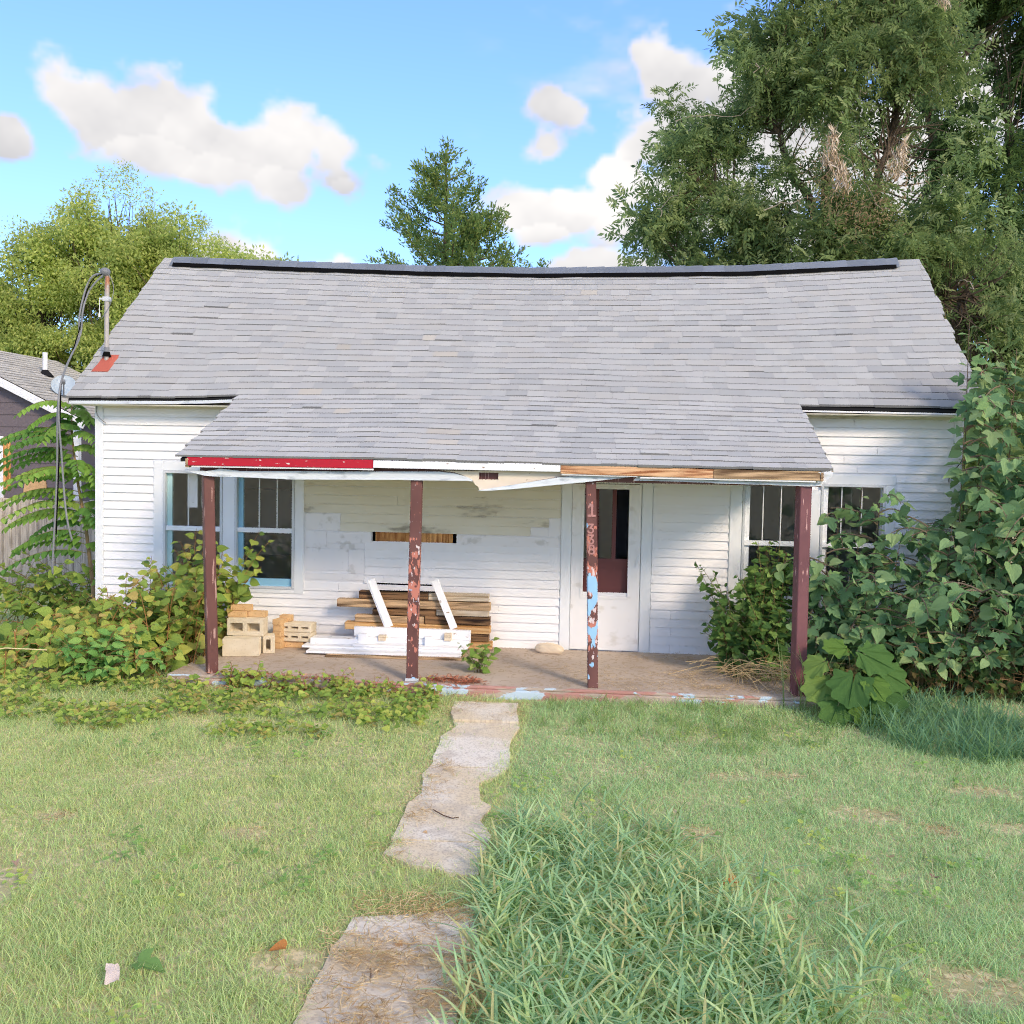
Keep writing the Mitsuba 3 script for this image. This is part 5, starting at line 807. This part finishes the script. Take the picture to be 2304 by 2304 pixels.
for y0, y1, dens, hh, ww in ((-9.3, -6.4, 6600, .056, .005), (-6.4, -4.4, 5000, .055, .0048), (-4.4, -2.1, 3600, .06, .0056), (-2.1, 1.5, 800, .09, .007), (1.5, 6.5, 260, .14, .012)):
    xa, xb = (6 - .75 * (y0 + 12.5) - .6, 6 + .55 * (y1 + 12.5) + .8) if y1 < -2 else (-7, 15); n = int((y1 - y0) * (xb - xa) * dens); x, y = r.uniform(xa, xb, n), r.uniform(y0, y1, n)
    keep = ~contains_xy(PATH, x, y) | (~contains_xy(PATHIN, x, y) & (r.random(n) < 2.2 * (fb(x, y, 6, 41) - .38))) | ((r.random(n) < .05) & (fb(x, y, 3, 4) > .5)); keep &= ~((y > -2.12) & (x > 1.75) & (x < 8.25)) & ~((y > -.05) & (y < 4.6) & (x > -.05) & (x < 9.98)); keep &= r.random(n) < .35 + 1.2 * fb(x, y, 1.3, 8)
    straw = (x > 4.84) & (x < 5.6) & (y < -7.2); keep &= ~straw | (r.random(n) < .22)
    for bx, by, ra, rb_ in BARE: keep &= (((x - bx) / ra) ** 2 + ((y - by) / (rb_ * 1.6)) ** 2 + (fb(x, y, 9, 2) - .5) > 1) | (r.random(n) < .15)
    x, y = x[keep], y[keep]; n = len(x); tone = fb(x, y, .8, 11) + .3 * (fb(x, y, 4, 12) - .5) + .05 * np.clip((5 - x) / 3, -1, 1)
    ci = np.clip((tone * 3.0 - .2 + r.normal(0, .8, n) + .6).astype(int), 0, 5); ci = np.where(r.random(n) < .06, 5, ci); col = GR[ci] * r.uniform(.8, 1.15, (n, 1)); col = col * np.where((x > 5.4)[:, None], [.90, .98, .94], [1.04, 1, .86])
    h = hh * r.uniform(.45, 1.6, n) * (.5 + 1.1 * fb(x, y, 1.9, 14)); a_ = bladesf(x, y, gz(x, y) - .005, h, ww * r.uniform(.7, 1.3, n), r.uniform(.5, 1.2, n), col); V.append(a_[0]); F.append(a_[1] + nv); C.append(a_[2]); nv += len(a_[0])
scene[nk('lawn_grass')] = mikit.ply((np.vstack(V), np.vstack(F)), 'm_grass', uv=enc(np.vstack(C))); labels['lawn_grass'] = {'label': 'short patchy pale green lawn grass in front of the house', 'category': 'grass', 'kind': 'stuff'}
# scattered taller thin lawn blades
def tufts(poly, n, hr, wr, key, label, cols, per=7, lean=(.35, 1.1), spread=.03, segs=6, extra=()):
    x0, y0, x1, y1 = poly.bounds; px_, py_ = [], []
    while len(px_) < n:
        x, y = r.uniform(x0, x1), r.uniform(y0, y1)
        if poly.contains(__import__('shapely').Point(x, y)) and fb(np.array([x]), np.array([y]), 3.5, 17)[0] > r.uniform(.25, .5): px_.append(x); py_.append(y)
    extra = [e for e in extra if not contains_xy(PATH.buffer(.08), e[0], e[1])]; px_ += [e[0] for e in extra]; py_ += [e[1] for e in extra]; x = np.repeat(px_, per) + r.normal(0, spread, per * len(px_)); y = np.repeat(py_, per) + r.normal(0, spread, per * len(py_)); m = len(x)
    col = np.array(cols)[r.integers(len(cols), size=m)] * r.uniform(.8, 1.15, (m, 1)); v, f, c = bladesf(x, y, gz(x, y) - .01, r.uniform(*hr, m), r.uniform(*wr, m), r.uniform(*lean, m), col, segs)
    k = nk(key); scene[k] = mikit.ply((v, f), 'm_grass', smooth=True, uv=enc(c)); labels[k] = {'label': label, 'category': 'grass', 'kind': 'stuff'}
TG = [S(188, 220, 164), S(172, 210, 158), S(204, 226, 170), S(196, 218, 150), S(158, 198, 150)]
tufts(TALL, 560, (.11, .26), (.011, .019), 'tall_grass', 'clump of tall broad bladed grass right of the walkway in the foreground', TG + [S(206, 206, 150)], lean=(.6, 1.3), spread=.045, extra=[(6.35, -5.45), (6.5, -5.4), (6.42, -5.6), (6.25, -5.7)] * 4 + [(x_ + r.normal(0, .22), y_ + r.normal(0, .22)) for x_, y_ in [(6.9, -6.3), (7.1, -6.8), (7.2, -7.3), (6.6, -5.9), (6.2, -5.6), (5.8, -5.3), (5.5, -5.5), (5.5, -6.4)] for _ in range(9)])
tufts(TALL2, 420, (.14, .32), (.007, .012), 'tall_grass', 'strip of tall blue green grass below the right hand shrubs', [S(130, 172, 130), S(114, 156, 120), S(148, 184, 136), S(140, 176, 114)])
tufts(Pg([(5.35, -2.14), (8.1, -2.14), (8.3, -2.9), (7.2, -3.6), (5.5, -3.1)]), 240, (.08, .17), (.004, .007), 'tall_grass', 'longer mown grass along the right front of the porch slab', [S(152, 182, 112), S(136, 170, 104), S(172, 194, 120)], segs=4)
tufts(Pg([(1, -9), (4.6, -9), (4.6, -3.8), (1, -3.8)]), 150, (.08, .18), (.003, .006), 'tall_grass', 'scattered longer blades standing in the left lawn', [S(160, 178, 112), S(142, 166, 100)], per=4, segs=4)
tufts(Pg([(5.5, -9), (9.5, -9), (9.8, -3.5), (5.5, -3.5)]), 220, (.08, .18), (.003, .006), 'tall_grass', 'scattered longer blades standing in the right lawn', [S(146, 170, 106), S(128, 156, 98)], per=5, segs=4)
tufts(Pg([(7.72, -2.2), (8.1, -2.2), (8.1, -1.9), (7.72, -1.9)]), 7, (.35, .75), (.008, .013), 'tall_grass', 'few tall pale grass stalks round the plum coloured post', [S(170, 186, 140), S(150, 170, 110)], per=3, segs=6, lean=(.15, .7))
# clover and small broad weeds scattered through the lawn
b = MB(); lv3 = [leafmesh(o, .25, .2, q_) for q_, o in enumerate([OVATE, HEART, OVATE])]
for _ in range(420):
    x0, y0 = r.uniform(2.2, 9.2), r.uniform(-8.4, -2.6)
    if PATH.buffer(.04).contains(__import__('shapely').Point(x0, y0)) or fb(np.array([x0]), np.array([y0]), 1.1, 29)[0] < .47: continue
    cw = np.array([S(170, 200, 112), S(150, 188, 108), S(190, 206, 116), S(136, 174, 104)][r.integers(4)])
    for _ in range(r.integers(4, 12)):
        a = r.uniform(0, 6.28); sz = r.uniform(.018, .045); v, f = lv3[r.integers(3)]; x, y = x0 + r.normal(0, .05), y0 + r.normal(0, .05); R = frame(np.array([math.cos(a), math.sin(a), r.uniform(-.1, .5)]), unit(np.array([0, -.3, 1]) + r.normal(0, .3, 3))) * sz; b.add(v @ R.T + [x, y, float(gz(x, y)) + r.uniform(.03, .065)], f, cw * r.uniform(.85, 1.1))
put('lawn_weeds', b, 'm_leaf', 'small round leaved weeds scattered through the short lawn', 'weeds', kind='stuff', vc=True, smooth=True)
def strewn(key, label, cat, regs, cols, Lr, wr, zf, tilt=.12):
    P, D = [], []
    for x0, x1, y0, y1, n in regs: P.append(np.stack([r.uniform(x0, x1, n) + r.normal(0, .05, n), r.uniform(y0, y1, n) + r.normal(0, .05, n)], 1))
    P = np.vstack(P); keep = fb(P[:, 0], P[:, 1], 4.5, 23) > r.uniform(.3, .6, len(P)); P = P[keep]; n = len(P); z = zf(P[:, 0], P[:, 1]) + r.uniform(.003, .02, n); a = r.uniform(0, 6.28, n)
    v, f, col = leafcloud(np.c_[P, z], np.stack([np.cos(a), np.sin(a), r.normal(0, tilt, n)], 1), np.array([0, 0, 1.0]) + r.normal(0, .3, (n, 3)), r.uniform(*Lr, n), r.uniform(*wr, n), np.array(cols)[r.integers(len(cols), size=n)] * r.uniform(.7, 1.1, (n, 1)), .4)
    k = nk(key); scene[k] = mikit.ply((v, f), 'm_straw', uv=enc(col)); labels[k] = {'label': label, 'category': cat, 'kind': 'stuff'}
ST = [S(206, 180, 132), S(188, 160, 112), S(222, 200, 156), S(168, 138, 96)]
strewn('dry_straw', 'dry straw strewn over the near end of the walkway', 'straw', [(4.86, 5.55, -8.6, -7.2, 8000), (4.85, 5.45, -6.78, -6.5, 900), (4.75, 5.5, -7.25, -6.9, 700), (4.8, 4.95, -6.1, -4.1, 700)], ST, (.03, .13), (.0012, .003), lambda x, y: np.where(y < -7.13, -.128, -.134))
strewn('dry_straw', 'dry straw and clippings strewn over the right of the porch slab', 'straw', [(5.6, 7.9, -2.05, -1.0, 2600), (6.4, 7.6, -.5, -.06, 500), (6.8, 8.0, -2.08, -1.3, 1800)], ST, (.03, .10), (.001, .0022), lambda x, y: np.full(len(x), .002))
strewn('dry_straw', 'dry straw at the porch end of the walkway', 'straw', [(4.6, 5.3, -2.9, -2.2, 1300)], ST, (.03, .10), (.001, .0022), lambda x, y: np.full(len(x), -.122))
strewn('bark_litter', 'reddish bark and dead stems heaped at the slab edge right of the salmon peeling post', 'litter', [(4.3, 4.85, -2.02, -1.86, 900), (2.3, 3.6, -2.2, -2.06, 1600)], [S(190, 118, 90), S(166, 98, 74), S(208, 150, 118), S(134, 84, 64)], (.03, .10), (.003, .007), lambda x, y: np.where(y > -2.1, .004, -.10), .35)
strewn('thatch', 'bare dry thatch patches in the lawn', 'thatch', [(bx - ra, bx + ra, by - rb_ * 1.4, by + rb_ * 1.4, 240) for bx, by, ra, rb_ in BARE], ST + [S(150, 116, 88)], (.02, .08), (.001, .0025), gz)
fl = [(4.61, -7.2, .11, S(196, 136, 84), 'curled orange brown leaf by the left edge of the near walkway slab'), (4.01, -7.43, .17, S(120, 158, 96), 'broad green leaf lying in the near left lawn'), (2.82, -6.4, .07, S(196, 170, 150), 'pale tan leaf at the far left of the lawn'), (6.79, -6.15, .13, S(190, 130, 80), 'twisted orange brown leaf right of the foreground grass clump'), (7.73, -5.7, .08, S(200, 178, 140), 'pale curled leaf highest of those on the right lawn'), (7.54, -5.98, .08, S(176, 160, 134), 'greyish leaf left of the two on the near right lawn'), (7.89, -5.96, .09, S(150, 124, 112), 'brown leaf right of the two on the near right lawn'), (5.1, -7.04, .06, S(206, 170, 130), 'small tan leaf on the near walkway slab'), (4.99, -5.6, .05, S(206, 178, 140), 'small tan leaf on the middle walkway slabs'), (6.35, -5.9, .1, S(214, 176, 150), 'pinkish leaf behind the foreground grass clump'), (3.36, -7.45, .08, S(132, 88, 84), 'dark plum leaf in the near left corner of the lawn'), (7.0, -6.6, .08, S(196, 170, 130), 'tan leaf at the right edge of the foreground grass clump')]
for i_, (x, y, sz, col, lb) in enumerate(fl):
    sz *= .72
    v, f = leafmesh(LOBED if i_ in (1, 3) else HEART, .5, .45, i_); a = r.uniform(0, 6.28); R = frame(np.array([math.cos(a), math.sin(a), .15]), np.array([0, -.25, 1.0])) * sz; on = contains_xy(PATH, x, y)
    put('fallen_leaf', MB().add(v @ R.T + [x, y, (-.135 if on else float(gz(x, y)) + .05)], f, col), 'm_leaf', lb, 'leaf', vc=True, smooth=True)
b = MB(); g_ = np.array([[i / 5, j / 4] for i in range(6) for j in range(5)]); z = .03 * meshkit.fbm(np.c_[g_ * 4, 0 * g_[:, :1]], 3, 4); M = at(3.98, -7.62, -.075, 30, 35, 10)
put('paper_scrap', b.add(np.c_[(g_ - .5) * [.06, .085], z * 2.2] @ M[:3, :3].T + M[:3, 3], [[i * 5 + j, (i + 1) * 5 + j, (i + 1) * 5 + j + 1, i * 5 + j + 1] for i in range(5) for j in range(4)]), 'm_paper', 'crumpled pale paper scrap in the near left lawn', 'paper', smooth=True)
put('twig', MB().tube([(4.96, -5.2, -.128), (4.99, -5.26, -.118), (5.05, -5.32, -.122), (5.11, -5.35, -.125), (5.15, -5.34, -.12)], [.003, .004, .004, .004, .003], 5, S(96, 78, 66)), 'm_twig', 'dark curved twig on the middle walkway slabs', 'twig', vc=True)
put('twig', MB().tube([(5.03, -7.3, -.13), (5.05, -7.38, -.11), (5.06, -7.43, -.125)], .004, 5, S(110, 92, 78)), 'm_twig', 'short dark twig in the straw at the near end of the walkway', 'twig', vc=True)
put('fallen_stalk', MB().tube([(.05, -2.5, .22), (.35, -2.45, .27), (.75, -2.42, .26)], .005, 5, S(226, 206, 160)), 'm_twig', 'pale dry stalk lying across the yellow green shrub', 'stalk', vc=True)
